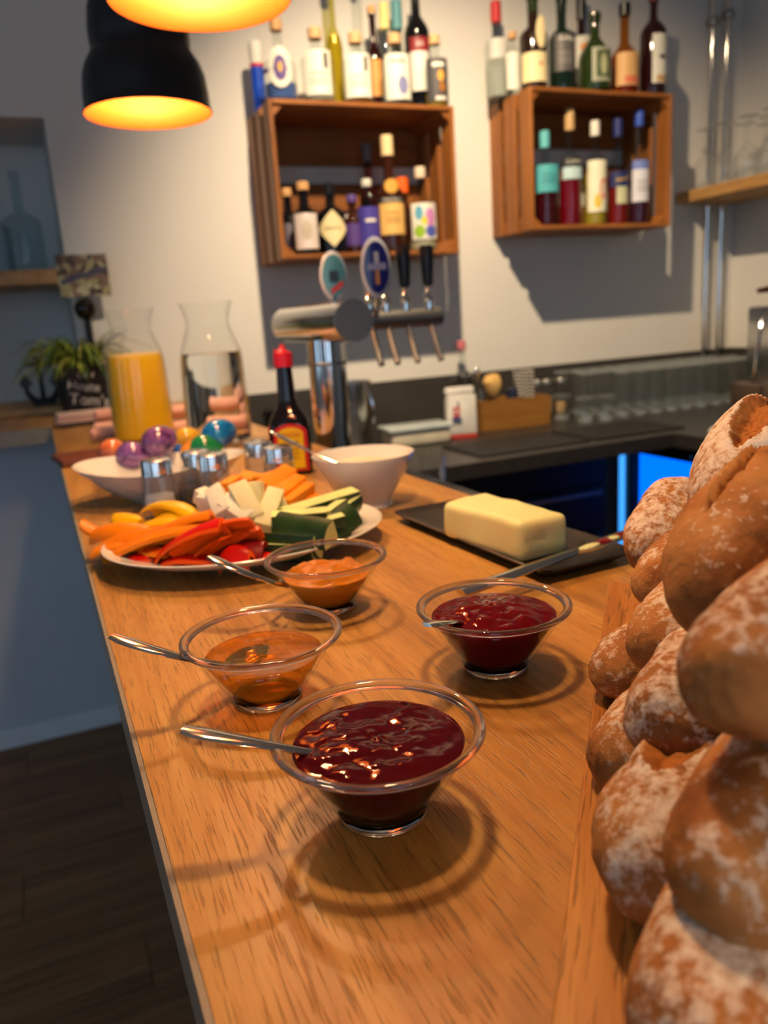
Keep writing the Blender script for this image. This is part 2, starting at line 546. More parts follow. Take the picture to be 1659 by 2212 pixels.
# ================================================================== back worktop, cabinets, fridge
WZ = CAMZ - 0.38
wt = thing('back_worktop', 'black L-shaped worktop along the back wall full of glasses', 'worktop')
bm = bmesh.new()
prism(bm, [(0.50, 1.78), (1.66, 1.78), (1.66, 0.2), (XR, 0.2), (XR, YW), (0.50, YW)], WZ - 0.04, WZ)
obj('slab', bm, WORKB, wt, smooth=False)
obj('splashback', bxm(0.45, XR - 0.012, YW - 0.012, YW, WZ, CAMZ - 0.203), SPLASH, wt, smooth=False)
obj('splashback', bxm(XR - 0.012, XR, 0.2, YW - 0.012, WZ, CAMZ - 0.203), SPLASH, wt, smooth=False)
for i in range(2):
    x0 = 0.55 + i * 0.56
    cb = thing('under_counter_cabinet', ['black drawer cabinet under the back worktop, nearer the beer tap', 'black drawer cabinet under the back worktop, beside the blue fridge'][i],
               'cabinet', (x0, 2.09, 0), group='black cabinets under the back worktop')
    obj('body', bxm(0, 0.555, 0.02, 0.34, 0.08, WZ - 0.045), CABB, cb, smooth=False)
    for z0, z1 in ((0.09, 0.36), (0.365, 0.52), (0.525, WZ - 0.05)):
        d = obj('drawer_front', bxm(0.004, 0.551, 0, 0.019, z0, z1, 0.002, 1), CABB, cb, smooth=False)
        obj('rail_handle', bxm(0.03, 0.525, -0.014, -0.001, z1 - 0.03, z1 - 0.016, 0.003), DSTEEL, d, smooth=False)
cb = thing('under_counter_cabinet', 'black cabinet run under the side worktop, nearer the camera than the fridge', 'cabinet', (1.72, 0.22, 0), group='black cabinets under the back worktop')
obj('body', bxm(.02, .8, 0, 1.26, .08, WZ - .045), CABB, cb, smooth=False)
for k in range(2):
    d = obj('door', bxm(0, .019, .004 + k * .63, .626 + k * .63, .09, WZ - .05, .002, 1), CABB, cb, smooth=False)
    obj('rail_handle', bxm(-.014, -.001, .05 + k * .63, .58 + k * .63, WZ - .09, WZ - .076, .003), DSTEEL, d, smooth=False)
fr = thing('bottle_fridge', 'glass-door fridge glowing blue under the worktop corner', 'fridge', (1.72, 0, 0))
fy0, fy1, fz0, fz1 = 1.50, 2.085, 0.10, WZ - 0.045
bm = bmesh.new()
box(bm, 0.03, 0.5, fy0, fy1, fz0, fz0 + .02); box(bm, 0.03, 0.5, fy0, fy1, fz1 - .02, fz1)
box(bm, 0.03, 0.5, fy0, fy0 + .02, fz0 + .02, fz1 - .02); box(bm, 0.03, 0.5, fy1 - .02, fy1, fz0 + .02, fz1 - .02)
box(bm, 0.48, 0.5, fy0 + .02, fy1 - .02, fz0 + .02, fz1 - .02)
obj('body', bm, CABB, fr, smooth=False)
dr = obj('door', bxm(0.0, 0.028, fy0, fy0 + .04, fz0, fz1), CABB, fr, smooth=False)
bm = bmesh.new()
box(bm, 0, .028, fy1 - .055, fy1, fz0, fz1); box(bm, 0, .028, fy0 + .04, fy1 - .055, fz1 - .05, fz1); box(bm, 0, .028, fy0 + .04, fy1 - .055, fz0, fz0 + .05)
obj('door_frame', bm, CABB, fr, smooth=False)
obj('pane', bxm(.010, .016, fy0 + .04, fy1 - .055, fz0 + .05, fz1 - .05), thin_glass('fridge_glass', (.9, .95, 1), 0.15), fr, smooth=False)
obj('handle', bxm(-0.018, -0.002, fy0 + .20, fy0 + .26, fz1 - .035, fz1 - .02, .004), CHROME, fr, smooth=False)
obj('glow_lining', bxm(.46, .478, fy0 + .03, fy1 - .03, fz0 + .03, fz1 - .03), emit('blue_glow_lining', (0.0, 0.17, 1.0), 1.3), fr, smooth=False)
obj('glow_lining', bxm(.05, .45, fy1 - .028, fy1 - .022, fz0 + .03, fz1 - .03), emit('blue_glow_lining', (0.0, 0.17, 1.0), 1.3), fr, smooth=False)  # side lining made to glow, standing in for blue light falling on it
obj('led_strip', bxm(-.012, -.002, fy1 - .020, fy1 - .002, fz0 + .1, fz1 - .01), emit('blue_led_edge', (0.05, 0.35, 1.0), 1.2), fr, smooth=False)
bm = bmesh.new()
for k in range(9): box(bm, .07 + k * .045, .074 + k * .045, fy0 + .022, fy1 - .022, .214, .218)
box(bm, .06, .064, fy0 + .022, fy1 - .022, .212, .218); box(bm, .45, .454, fy0 + .022, fy1 - .022, .212, .218)
obj('wire_shelf', bm, DSTEEL, fr, smooth=False)
for k, (yy, xx) in enumerate([(1.58, .2), (1.66, .22), (1.74, .2), (1.82, .22), (1.90, .2), (1.97, .22)]):
    o = obj('soft_drink_bottle', lt([(0, 0), (.03, 0), (.031, .01), (.031, .11), (.013, .155), (.012, .19), (.0135, .192), (.0135, .205), (0, .205)], 16), pbr('blue_tinted_bottle', srgb(70, 120, 230), 0.15), None, (1.72 + xx, yy, 0.2185))  # the fridge's blue light is put into the bottle colour
    tag(o, 'blue-lit drink bottle on the shelf of the glowing fridge', 'bottle', 'bottles inside the fridge')

# ================================================================== crates on the wall
def crate(name, label, x0, x1, z0, z1, yf, yb):
    t = thing(name, label, 'crate', (x0, yf, z0), group='wooden crates hung on the wall')
    Wc, H, D = x1 - x0, z1 - z0, yb - yf
    th = 0.012
    def slat(bm, mat): return obj('slat', bm, mat, t, smooth=False)
    g = 0.024
    sw = (D - 2 * g) / 3
    for k in range(3):                                     # left and right side: upright slats
        a = k * (sw + g)
        for xx in (0, Wc - th):
            slat(bxm(xx, xx + th, a, a + sw, 0.0, H, .0015, 1), CRATE_Z)
    g2 = 0.006; sw2 = (D - 2 * g2) / 3
    for k in range(3):                                     # top and bottom: slats along the crate
        a = k * (sw2 + g2)
        slat(bxm(th + .0005, Wc - th - .0005, a, a + sw2, 0, th, .0015, 1), CRATE_X)
        slat(bxm(th + .0005, Wc - th - .0005, a, a + sw2, H - th, H, .0015, 1), CRATE_X)
    hb = [(th, 0.10), (0.155, 0.235), (0.285, H - th)]      # back: boards with gaps
    for a, b in hb:
        slat(bxm(th + .0005, Wc - th - .0005, D - .011, D - .001, a + .0005, b - .0005, .0015, 1), CRATE_X)
    for sx, sz in ((0, 0), (1, 0), (0, 1), (1, 1)):        # triangular corner posts
        bm = bmesh.new()
        c = 0.030
        px, pz = (th + .0005 if not sx else Wc - th - .0005), (th + .0005 if not sz else H - th - .0005)
        dx, dz = (c if not sx else -c), (c if not sz else -c)
        vs = []
        for yy in (0.008, D - .013):
            vs.append([bm.verts.new((px, yy, pz)), bm.verts.new((px + dx, yy, pz)), bm.verts.new((px, yy, pz + dz))])
        bm.faces.new(vs[0]); bm.faces.new(vs[1][::-1])
        for i in range(3):
            j = (i + 1) % 3
            bm.faces.new((vs[0][i], vs[0][j], vs[1][j], vs[1][i]))
        obj('corner_post', bm, CRATE_Y, t, smooth=False)
    return t
YF = 2.21
C1 = (0.650, 1.207, CAMZ + .178, CAMZ + .587)
C2 = (1.468, 2.022, CAMZ + .241, CAMZ + .652)
crate('wooden_crate', 'stained wooden wine crate on the wall above the beer tap', *C1, YF, YW - .001)
crate('wooden_crate', 'stained wooden wine crate on the wall beside the glass shelf', *C2, YF, YW - .001)

# ================================================================== bottles
def bottle_profile(R, H, nR, sh, neck0, lip=True):
    """sh: height where the shoulder starts, neck0: where the neck starts"""
    p = [(0, 0.002), (R * .55, 0.003), (R * .86, 0), (R * .97, 0.003), (R, 0.010), (R, sh)]
    for k in range(1, 7):
        t = k / 6
        e_ = (1 - cos(t * PI)) / 2
        p.append((R + (nR - R) * e_, sh + (neck0 - sh) * (t * .55 + .45 * sin(t * PI / 2))))
    p += [(nR * .96, H - .018)]
    if lip: p += [(nR * 1.18, H - .016), (nR * 1.18, H - .004), (nR, H)]
    else: p += [(nR, H)]
    p.append((0, H))
    return p

def label_patch(R, z0, z1, arc, mat, parent, name='paper_label', a0=0.0, shape='rect', n=14):
    bm = bmesh.new()
    rr = R + 0.0005
    if shape == 'rect':
        cols = []
        for i in range(n + 1):
            a = a0 - arc / 2 + arc * i / n
            cols.append([bm.verts.new((rr * sin(a), -rr * cos(a), z)) for z in (z0, z1)])
        for p_, q_ in zip(cols, cols[1:]): bm.faces.new((p_[0], q_[0], q_[1], p_[1]))
    else:
        zc, hz = (z0 + z1) / 2, (z1 - z0) / 2
        cols = []
        for i in range(n + 1):
            t = -1 + 2 * i / n
            k = (1 - abs(t)) if shape == 'diamond' else math.sqrt(max(0, 1 - t * t))
            a = a0 + t * arc / 2
            cols.append([bm.verts.new((rr * sin(a), -rr * cos(a), zc + s * hz * max(k, .02))) for s in (-1, 1)])
        for p_, q_ in zip(cols, cols[1:]): bm.faces.new((p_[0], q_[0], q_[1], p_[1]))
    return obj(name, bm, mat, parent)

def bottle(label, u0, u1, vtop, vbase, y, zb, mat, nR=None, sh=.6, nk=.78, liq=None, lvl=.55, cap=None, caph=.03, capR=1.25,
           labels=(), H=None, name='spirit_bottle', cat='bottle', group=None, rz=-0.25, sx=1.0, sy=1.0, u=None):
    uc = u if u is not None else (u0 + u1) / 2
    p = at(uc, vbase, 1, y)
    s = depth_of(p) / F_PX
    R = (u1 - u0) / 2 * s
    if H is None: H = at(uc, vtop, 1, y).z - zb
    nR = nR or R * .36
    t = thing(name, label, cat, (p.x, y, zb + .0005), rz, group)
    Hg = H - (caph * .55 if cap else 0)
    prof = bottle_profile(R, Hg, nR, sh * Hg, nk * Hg)
    obj('glass_body', lt(prof, 28, sx=sx, sy=sy), mat, t)
    if liq is not None:
        k = .93
        lp = [(r * k, z * 1.0 + .003) for r, z in prof if z < lvl * H and r > 0]
        lp = [(0, .005)] + lp + [(lp[-1][0], lvl * H), (0, lvl * H)]
        obj('liquid', lt(lp, 20, sx=sx, sy=sy), liq, t)
    if cap is not None:
        obj('stopper', lt([(0, H - caph), (nR * capR, H - caph), (nR * capR * 1.03, H - caph * .5), (nR * capR, H - .002), (nR * capR * .9, H), (0, H)], 18), cap, t)
    for L in labels:
        kw = dict(L); z0, z1 = kw.pop('z'); m = kw.pop('m'); arc = kw.pop('arc', 1.9); txt = kw.pop('text', None); marks = kw.pop('marks', None); tc = kw.pop('tc', INK)
        lp = label_patch(R, z0 * H, z1 * H, arc, m, t, a0=kw.get('a0', 0), shape=kw.get('shape', 'rect'))
        if txt:
            wrap_text(txt, kw.get('ts', .012), R + .0006, (kw.get('tz', (z0 + z1) / 2)) * H, tc, lp, kw.get('a0', 0), kw.get('tilt', 0))
        if marks:
            for (ma, mb, mz0, mz1, mm, shp) in marks:
                label_patch(R + .0004, mz0 * H, mz1 * H, mb - ma, mm, lp, 'print', (ma + mb) / 2 + kw.get('a0', 0), shp, 8)
    return t

ZC1, ZC2 = C1[3], C2[3]
ZI1, ZI2 = C1[2] + .012, C2[2] + .012
cream = colm(226, 208, 160); offw = colm(224, 220, 208); pale = colm(206, 204, 196)
purple = colm(82, 60, 130); blue = colm(36, 60, 170); teal = colm(80, 172, 182); red = colm(190, 32, 40); gold = colm(214, 160, 70)
G1, G2, G3, G4 = 'bottles on the crate above the beer tap', 'bottles inside the crate above the beer tap', 'bottles on the crate beside the glass shelf', 'bottles inside the crate beside the glass shelf'
DK = glossy_dark(12, 11, 14); DKG = glossy_dark(14, 28, 20); DKR = glossy_dark(36, 10, 12); BRN = glossy_dark(50, 22, 10); GRN = glossy_dark(34, 48, 16)
linesA = lambda z0, z1, m=None: [(-.55, .55, z0 + (z1 - z0) * k, z0 + (z1 - z0) * (k + .05), m or colm(150, 148, 145), 'rect') for k in (.62, .44, .30)]

# --- on top of the left crate
t = thing('drink_tube', 'slim blue and white tube standing at the left end of the crate', 'tube', (at(563, 232, 1, 2.36).x, 2.36, ZC1 + .0005), 0, G1)
R = 15 * 2.2 / F_PX
obj('tube_body', lt([(0, 0), (R, 0), (R, .115), (0, .115)], 24), colm(20, 70, 190, .3), t)
obj('red_band', lt([(0, .115), (R * 1.01, .115), (R * 1.01, .124), (0, .124)], 24), red, t)
obj('white_top', lt([(0, .124), (R, .124), (R, .172), (R * .9, .18), (0, .18)], 24), WHITEP, t)
bottle('round gin bottle with a white and purple oval label', 573, 645, 42, 212, 2.26, ZC1, BOTTLEG, sh=.45, nk=.66, nR=.013, liq=liquid(70, 92, 150), lvl=.22, cap=WOODCAP, caph=.03,
       labels=[dict(z=(.14, .62), m=offw, arc=1.5, shape='oval', marks=[(-.4, .4, .22, .52, purple, 'oval'), (-.16, .16, .32, .44, gold, 'oval')]), dict(z=(.33, .39), m=purple, arc=2.6, a0=-.6)], group=G1)
bottle('clear apothecary bottle with cork and white label, second from the left on the crate', 655, 725, 62, 215, 2.255, ZC1, BOTTLEG, sh=.62, nk=.74, nR=.015, liq=liquid(150, 146, 130), lvl=.09, cap=CORKM, caph=.028,
       labels=[dict(z=(.08, .66), m=offw, arc=1.75, marks=linesA(.1, .5) + [(.35, .6, .42, .62, INK, 'rect')])], group=G1)
bottle('tall slim yellow liqueur bottle standing behind the apothecary bottles', 712, 748, -80, 215, 2.34, ZC1, thin_glass('yellow_glass', (.75, .72, .35), .4), sh=.45, nk=.62, nR=.009, liq=liquid(176, 160, 60), lvl=.52, cap=offw, caph=.03, group=G1)
bottle('clear apothecary bottle with amber spirit and white label', 742, 808, 72, 217, 2.25, ZC1, BOTTLEG, sh=.62, nk=.74, nR=.015, liq=liquid(140, 92, 40), lvl=.08, cap=CORKM, caph=.028,
       labels=[dict(z=(.07, .66), m=offw, arc=1.75, marks=linesA(.1, .5) + [(.35, .6, .42, .62, INK, 'rect')])], group=G1)
bottle('slim clear grappa bottle with a very long neck', 778, 800, -90, 215, 2.33, ZC1, BOTTLEG, sh=.35, nk=.5, nR=.007, cap=CHROME, caph=.02, group=G1)
bottle('dark red liqueur bottle with an orange label', 796, 832, 15, 216, 2.34, ZC1, DKR, sh=.52, nk=.7, nR=.010, cap=WOODCAP, caph=.02, labels=[dict(z=(.16, .50), m=colm(206, 140, 70), arc=1.9)], group=G1)
bottle('apothecary bottle with a blue flower drawing on its white label', 825, 892, 75, 219, 2.25, ZC1, BOTTLEG, sh=.64, nk=.75, nR=.015, liq=liquid(120, 124, 122), lvl=.08, cap=CORKM, caph=.026,
       labels=[dict(z=(.06, .68), m=offw, arc=1.75, marks=[(-.1, .6, .12, .38, colm(120, 124, 168), 'oval'), (-.5, .5, .55, .6, colm(150, 148, 145), 'rect')])], group=G1)
bottle('clear bottle with a pale yellow neck seal behind the flower bottle', 822, 858, 8, 217, 2.36, ZC1, BOTTLEG, sh=.55, nk=.7, nR=.012, cap=colm(230, 215, 140), caph=.07, group=G1)
bottle('clear bottle with a teal capsule behind the flower bottle', 845, 888, 2, 217, 2.38, ZC1, thin_glass('pale_green_glass', (.75, .86, .82), .4), sh=.55, nk=.7, nR=.013, cap=colm(80, 140, 150), caph=.08, group=G1)
bottle('tall black wine bottle with a red and white label on the left crate', 880, 934, -60, 219, 2.30, ZC1, DK, sh=.6, nk=.76, nR=.013, cap=BLACKP, caph=.05,
       labels=[dict(z=(.42, .52), m=colm(130, 30, 40), arc=1.6, text='SIG', ts=.016, tc=offw), dict(z=(.14, .42), m=pale, arc=1.6)], group=G1, name='wine_bottle')
bottle('squat dark-labelled bottle with golden spirit at the right end of the crate', 918, 970, 78, 222, 2.255, ZC1, BOTTLEG, sh=.58, nk=.76, nR=.013, liq=liquid(134, 110, 30), lvl=.2, cap=CORKM, caph=.024,
       labels=[dict(z=(.08, .66), m=colm(72, 70, 74), arc=2.1, marks=[(-.5, .5, .54, .6, offw, 'rect'), (-.1, .5, .34, .5, gold, 'oval'), (0, .6, .2, .34, colm(150, 96, 40), 'oval'), (-.3, .6, .09, .14, offw, 'rect')])], group=G1)
# --- inside the left crate
bottle('small dark bottle at the far left inside the crate', 612, 648, 408, 545, 2.36, ZI1, DK, sh=.6, nk=.74, nR=.012, cap=WOODCAP, caph=.022, labels=[dict(z=(.1, .5), m=colm(110, 104, 120), arc=1.2)], group=G2)
bottle('black apothecary gin bottle with a pale pink stamp label', 636, 694, 394, 546, 2.27, ZI1, DK, sh=.58, nk=.72, nR=.014, cap=WOODCAP, caph=.022, labels=[dict(z=(.08, .56), m=colm(214, 200, 196), arc=1.9, marks=[(-.4, .4, .2, .46, colm(190, 178, 160), 'oval')])], group=G2)
bottle('black gin bottle with a cream diamond label', 690, 752, 398, 546, 2.275, ZI1, DK, sh=.62, nk=.76, nR=.014, cap=BLACKP, caph=.03, labels=[dict(z=(.10, .62), m=cream, arc=2.5, shape='diamond', text="HENDRICK'S", ts=.0085, tz=.36)], group=G2)
bottle('small amber bottle with a purple label', 748, 786, 422, 546, 2.30, ZI1, BRN, sh=.55, nk=.75, nR=.012, cap=purple, caph=.02, labels=[dict(z=(.15, .52), m=purple, arc=2.2)], group=G2)
bottle('clear bottle with a violet label behind the blue tap badge', 776, 826, 388, 545, 2.29, ZI1, BOTTLEG, sh=.62, nk=.76, nR=.012, liq=liquid(130, 130, 150), lvl=.2, cap=pale, caph=.02, labels=[dict(z=(.1, .62), m=colm(66, 58, 150), arc=2.3, marks=[(-.4, .5, .42, .46, offw, 'rect')])], group=G2)
bottle('tall dark bottle with a grey capsule in the crate', 784, 828, 312, 545, 2.37, ZI1, DKR, sh=.55, nk=.7, nR=.012, cap=colm(120, 112, 116), caph=.05, group=G2)
bottle('rum bottle with a cork cap and a cream scroll label', 820, 878, 294, 542, 2.265, ZI1, BRN, sh=.55, nk=.68, nR=.0145, cap=colm(224, 196, 150), caph=.055,
       labels=[dict(z=(.15, .42), m=colm(224, 180, 104), arc=2.2, marks=linesA(.18, .42, colm(150, 100, 50))), dict(z=(.42, .47), m=INK, arc=2.4, text='BARCELO', ts=.013, tc=offw), dict(z=(.50, .62), m=gold, arc=1.1, shape='oval')], group=G2)
bottle('bottle with an orange cap in the back of the crate', 856, 896, 385, 545, 2.38, ZI1, BRN, sh=.55, nk=.75, nR=.016, cap=colm(240, 100, 20), caph=.045, group=G2)
bottle('clear bottle with a colourful floral label inside the crate', 884, 946, 362, 536, 2.25, ZI1, BOTTLEG, sh=.58, nk=.74, nR=.013, liq=liquid(178, 170, 140), lvl=.12, cap=colm(222, 200, 176), caph=.03,
       labels=[dict(z=(.13, .56), m=offw, arc=2.0, marks=[(-.7, -.1, .36, .53, colm(90, 160, 190), 'oval'), (-.8, 0, .15, .30, colm(140, 180, 40), 'oval'), (0, .8, .28, .5, colm(200, 130, 190), 'oval'), (.0, .85, .15, .3, colm(80, 90, 180), 'oval'), (-.3, .2, .3, .4, colm(220, 200, 60), 'oval')])], group=G2)
# --- on top of the right crate
bottle('clear vodka bottle with a red cap', 1050, 1102, 4, 212, 2.37, ZC2, BOTTLEG, sh=.58, nk=.78, nR=.013, liq=liquid(172, 174, 166), lvl=.3, cap=red, caph=.06, labels=[dict(z=(.40, .60), m=pale, arc=1.7)], group=G3)
bottle('small clear bottle with a long white label', 1092, 1126, 70, 196, 2.32, ZC2, BOTTLEG, sh=.7, nk=.82, nR=.010, cap=WOODCAP, caph=.02, labels=[dict(z=(.08, .66), m=offw, arc=2.4)], group=G3)
bottle('green whisky bottle with a cream label and a tall cream oval', 1124, 1182, -60, 184, 2.255, ZC2, glossy_dark(36, 22, 14), sh=.56, nk=.68, nR=.0155, cap=GRN, caph=.11, capR=1.02,
       labels=[dict(z=(.05, .30), m=cream, arc=2.6, marks=[(.1, .4, .19, .21, red, 'rect')]), dict(z=(.33, .60), m=cream, arc=.85, a0=.3, shape='oval')], group=G3)
bottle('dark green whisky bottle with a grey label', 1186, 1242, -50, 186, 2.26, ZC2, DKG, sh=.55, nk=.68, nR=.0145, cap=DKG, caph=.1, capR=1.04, labels=[dict(z=(.16, .48), m=colm(84, 80, 80), arc=1.9, text='Ardbeg', ts=.016, tz=.44, tc=offw, marks=linesA(.16, .4, colm(130, 126, 120)))], group=G3)
bottle('amber bottle with a tall black cap standing behind the round green bottle', 1230, 1282, -30, 190, 2.38, ZC2, DKR, sh=.55, nk=.7, nR=.0125, cap=BLACKP, caph=.1, capR=1.2, labels=[dict(z=(.15, .56), m=pale, arc=1.7, marks=[(-.5, .4, .42, .5, colm(210, 130, 70), 'oval')])], group=G3)
bottle('round-shouldered green rum bottle with a square portrait label', 1250, 1319, 28, 188, 2.25, ZC2, GRN, sh=.42, nk=.76, nR=.0145, cap=GRN, caph=.025, capR=1.3, labels=[dict(z=(.10, .52), m=colm(150, 152, 130), arc=1.5, a0=.2, marks=[(-.5, .5, .15, .48, colm(72, 84, 56), 'rect'), (-.24, .24, .18, .44, colm(170, 170, 130), 'oval')])], group=G3)
bottle('round amber whisky bottle with a black stopper and gold label', 1318, 1378, 8, 190, 2.26, ZC2, thin_glass('amber_glass', (.75, .42, .16), .4), sh=.40, nk=.62, nR=.0145, liq=liquid(120, 58, 22), lvl=.46, cap=BLACKP, caph=.035, labels=[dict(z=(.08, .44), m=colm(206, 160, 104), arc=2.0, marks=[(-.4, .7, .1, .18, colm(206, 110, 80), 'rect')])], group=G3)
bottle('dark wine bottle with a white label at the right end of the right crate', 1382, 1437, -40, 190, 2.25, ZC2, DKR, sh=.6, nk=.76, nR=.0125, cap=colm(110, 36, 40), caph=.06, labels=[dict(z=(.09, .52), m=offw, arc=1.7, a0=.35, marks=[(-.5, .6, .1, .16, colm(186, 150, 100), 'rect'), (-.3, .3, .30, .34, colm(90, 84, 84), 'rect')])], group=G3, name='wine_bottle')
# --- inside the right crate
bottle('bitter bottle with a teal label and a teal cap', 1150, 1208, 284, 482, 2.29, ZI2, BOTTLEG, sh=.55, nk=.72, nR=.0125, liq=liquid(58, 10, 18), lvl=.42, cap=colm(96, 182, 190), caph=.05, labels=[dict(z=(.36, .64), m=teal, arc=2.3, marks=linesA(.38, .62, colm(40, 110, 124)))], group=G4)
bottle('red bitter bottle with a pale blue label and long cork-coloured capsule', 1207, 1257, 235, 482, 2.275, ZI2, BOTTLEG, sh=.55, nk=.72, nR=.0125, liq=liquid(110, 8, 24), lvl=.40, cap=colm(196, 160, 110), caph=.065, labels=[dict(z=(.40, .50), m=colm(180, 206, 212), arc=2.0), dict(z=(.50, .585), m=INK, arc=2.2, text='CAMPARI', ts=.013, tc=offw)], group=G4)
bottle('yellow-green liqueur bottle with a long white drawing label', 1262, 1309, 262, 482, 2.27, ZI2, BOTTLEG, sh=.64, nk=.78, nR=.012, liq=liquid(160, 142, 40), lvl=.5, cap=offw, caph=.045, labels=[dict(z=(.13, .62), m=colm(226, 222, 196), arc=2.2, marks=[(0, .9, .25, .45, colm(220, 110, 100), 'oval'), (.15, .75, .28, .42, colm(226, 222, 196), 'oval'), (-.5, .2, .16, .3, colm(220, 190, 80), 'oval')])], group=G4)
bottle('orange-red aperitif bottle with a dark blue label and yellow lettering', 1310, 1357, 257, 482, 2.275, ZI2, BOTTLEG, sh=.55, nk=.74, nR=.012, liq=liquid(120, 24, 20), lvl=.44, cap=colm(36, 48, 110), caph=.055, labels=[dict(z=(.36, .50), m=colm(34, 44, 96), arc=2.3, text='Aperol', ts=.015, tc=colm(236, 190, 40), tilt=.15), dict(z=(.2, .36), m=colm(196, 196, 160), arc=1.0)], group=G4)
bottle('aperitif bottle with a blue cap and a long white label', 1357, 1400, 238, 482, 2.265, ZI2, BOTTLEG, sh=.62, nk=.76, nR=.0115, liq=liquid(60, 20, 40), lvl=.4, cap=colm(50, 84, 180), caph=.05, labels=[dict(z=(.20, .48), m=colm(212, 212, 222), arc=2.2, marks=linesA(.22, .46)), dict(z=(.48, .56), m=colm(112, 130, 196), arc=2.2)], group=G4)

# ================================================================== right wall: shelf with wine glasses, pipes
SZ1, SZ0 = CAMZ + .383, CAMZ + .344
sh = tag(obj('glass_shelf', bxm(2.262, XR, 1.0, YW - .001, SZ0, SZ1, .002, 1), SHELFWOOD, smooth=False), 'thick oak shelf in the right-hand corner carrying upturned wine glasses', 'shelf')
wg_prof = [(.031, 0), (.036, .02), (.040, .05), (.036, .085), (.020, .108), (.005, .118), (.0035, .125), (.0035, .185), (.010, .194), (.034, .199), (.034, .201), (.0, .203)]
wgm = mesh_of(lt(wg_prof, 24)); wgm.materials.append(WINEG); wgm.materials.append(thin_glass('wine_glass_foot', (.88, .9, .9), .7, base=.12, glow_mix=.12))  # second material whitens foot and rim, a painted gleam
for p_ in wgm.polygons:
    if p_.center.z > .19 or p_.center.z < .012: p_.material_index = 1
k = 0
for yy in (2.36, 2.26, 2.16, 2.06, 1.96, 1.86):
    for xx in (2.312, 2.402, 2.492):
        if yy > 2.3 and xx > 2.35: continue
        o = obj('wine_glass', wgm, WINEG, None, (xx + random.uniform(-.006, .006), yy + random.uniform(-.006, .006), SZ1 + .0003), (0, 0, random.random() * 6))
        tag(o, 'stemmed wine glass turned upside down on the oak shelf', 'wine glass', 'upturned wine glasses on the oak shelf')
for i, (ux, vtop) in enumerate([(0.988, 48), (1.017, 32)]):
    px_ = ux * 2.405
    t = thing('wall_pipe', ['steel pipe with a ball collar nearer the right crate', 'steel pipe with a ball collar nearer the room corner'][i], 'pipe', (px_, 2.405, 0), group='steel pipes in the corner')
    obj('pipe', lt([(0, WZ + .001), (.0095, WZ + .001), (.0095, ZT - .001), (0, ZT - .001)], 16), CHROME, t)
    zc = at(1542 + 31 * i, vtop, 1, 2.405).z
    obj('collar', lt([(.0096, zc - .018), (.019, zc - .013), (.023, zc), (.019, zc + .013), (.0096, zc + .018)], 20), DSTEEL, t)
    obj('collar', lt([(.0096, SZ0 - .03), (.016, SZ0 - .028), (.016, SZ0 - .002), (.0096, SZ0 - .001)], 20), CHROME, t)

# ================================================================== on the back worktop
def tumbler(R, H, w=.0016, foot=.012):
    return [(0, foot), (R * .8 - w, foot), (R * .8, .004), (R * .8, .0), (R * .8, .004), (R, H * .35), (R, H)]
GLASSB = thin_glass('bright_edge_glass', (0.9, 0.93, 0.93), 0.7, base=.10, glow_mix=.16)  # whitened for rims and bases: their bright gleam is painted in
def glass_mesh(prof, zlo, zhi, n=20):
    me = mesh_of(lt(prof, n)); me.materials.append(CLEAR2); me.materials.append(GLASSB)
    for p_ in me.polygons:
        if p_.center.z < zlo or p_.center.z > zhi: p_.material_index = 1
    return me
tm = glass_mesh(tumbler(.031, .155)[:-1] + [(.031, .151), (.031, .155), (.0298, .155), (.0298, .151)], .014, .15)
for r_ in range(4):
    for c_ in range(11):
        x = 1.70 + c_ * .069 + (r_ % 2) * .03
        y = 2.39 - r_ * .072
        if x > 2.47 or (r_ == 3 and c_ < 1): continue
        o = obj('highball_glass', tm, CLEAR2, None, (x + random.uniform(-.003, .003), y + random.uniform(-.003, .003), WZ + .0004), (0, 0, random.random() * 6))
        tag(o, 'clear highball glass in the crowd of glasses on the back worktop', 'drinking glass', 'highball glasses on the back worktop')
# low tumblers in front left of them
tm2 = glass_mesh(tumbler(.034, .085)[:-1] + [(.034, .081), (.034, .085), (.0328, .085)], .014, .08)
for x, y in ((1.62, 2.28), (1.70, 2.14), (1.63, 2.16)):
    tag(obj('low_tumbler', tm2, CLEAR2, None, (x, y, WZ + .0004)), 'low clear tumbler beside the wooden box', 'drinking glass', 'low tumblers beside the wooden box')
for i, (u, v) in enumerate([(1172, 905), (1192, 903), (1222, 900)]):
    p = at(u, v, 2, WZ)
    t = thing('spice_jar', 'small glass jar with a silver lid and beige filling beside the wooden box', 'jar', (p.x, p.y + .03, WZ), group='spice jars beside the wooden box')
    obj('jar', lt(tumbler(.021, .115), 20), CLEAR2, t)
    obj('filling', lt([(0, .0125), (.0155, .0125), (.0185, .03), (.0185, .05 + .02 * (i == 1)), (0, .052 + .02 * (i == 1))], 16), colm(206, 160, 96, .8), t)
    obj('lid', lt([(0, .1155), (.0225, .1155), (.023, .118), (.023, .132), (.021, .135), (0, .135)], 20), DSTEEL, t)
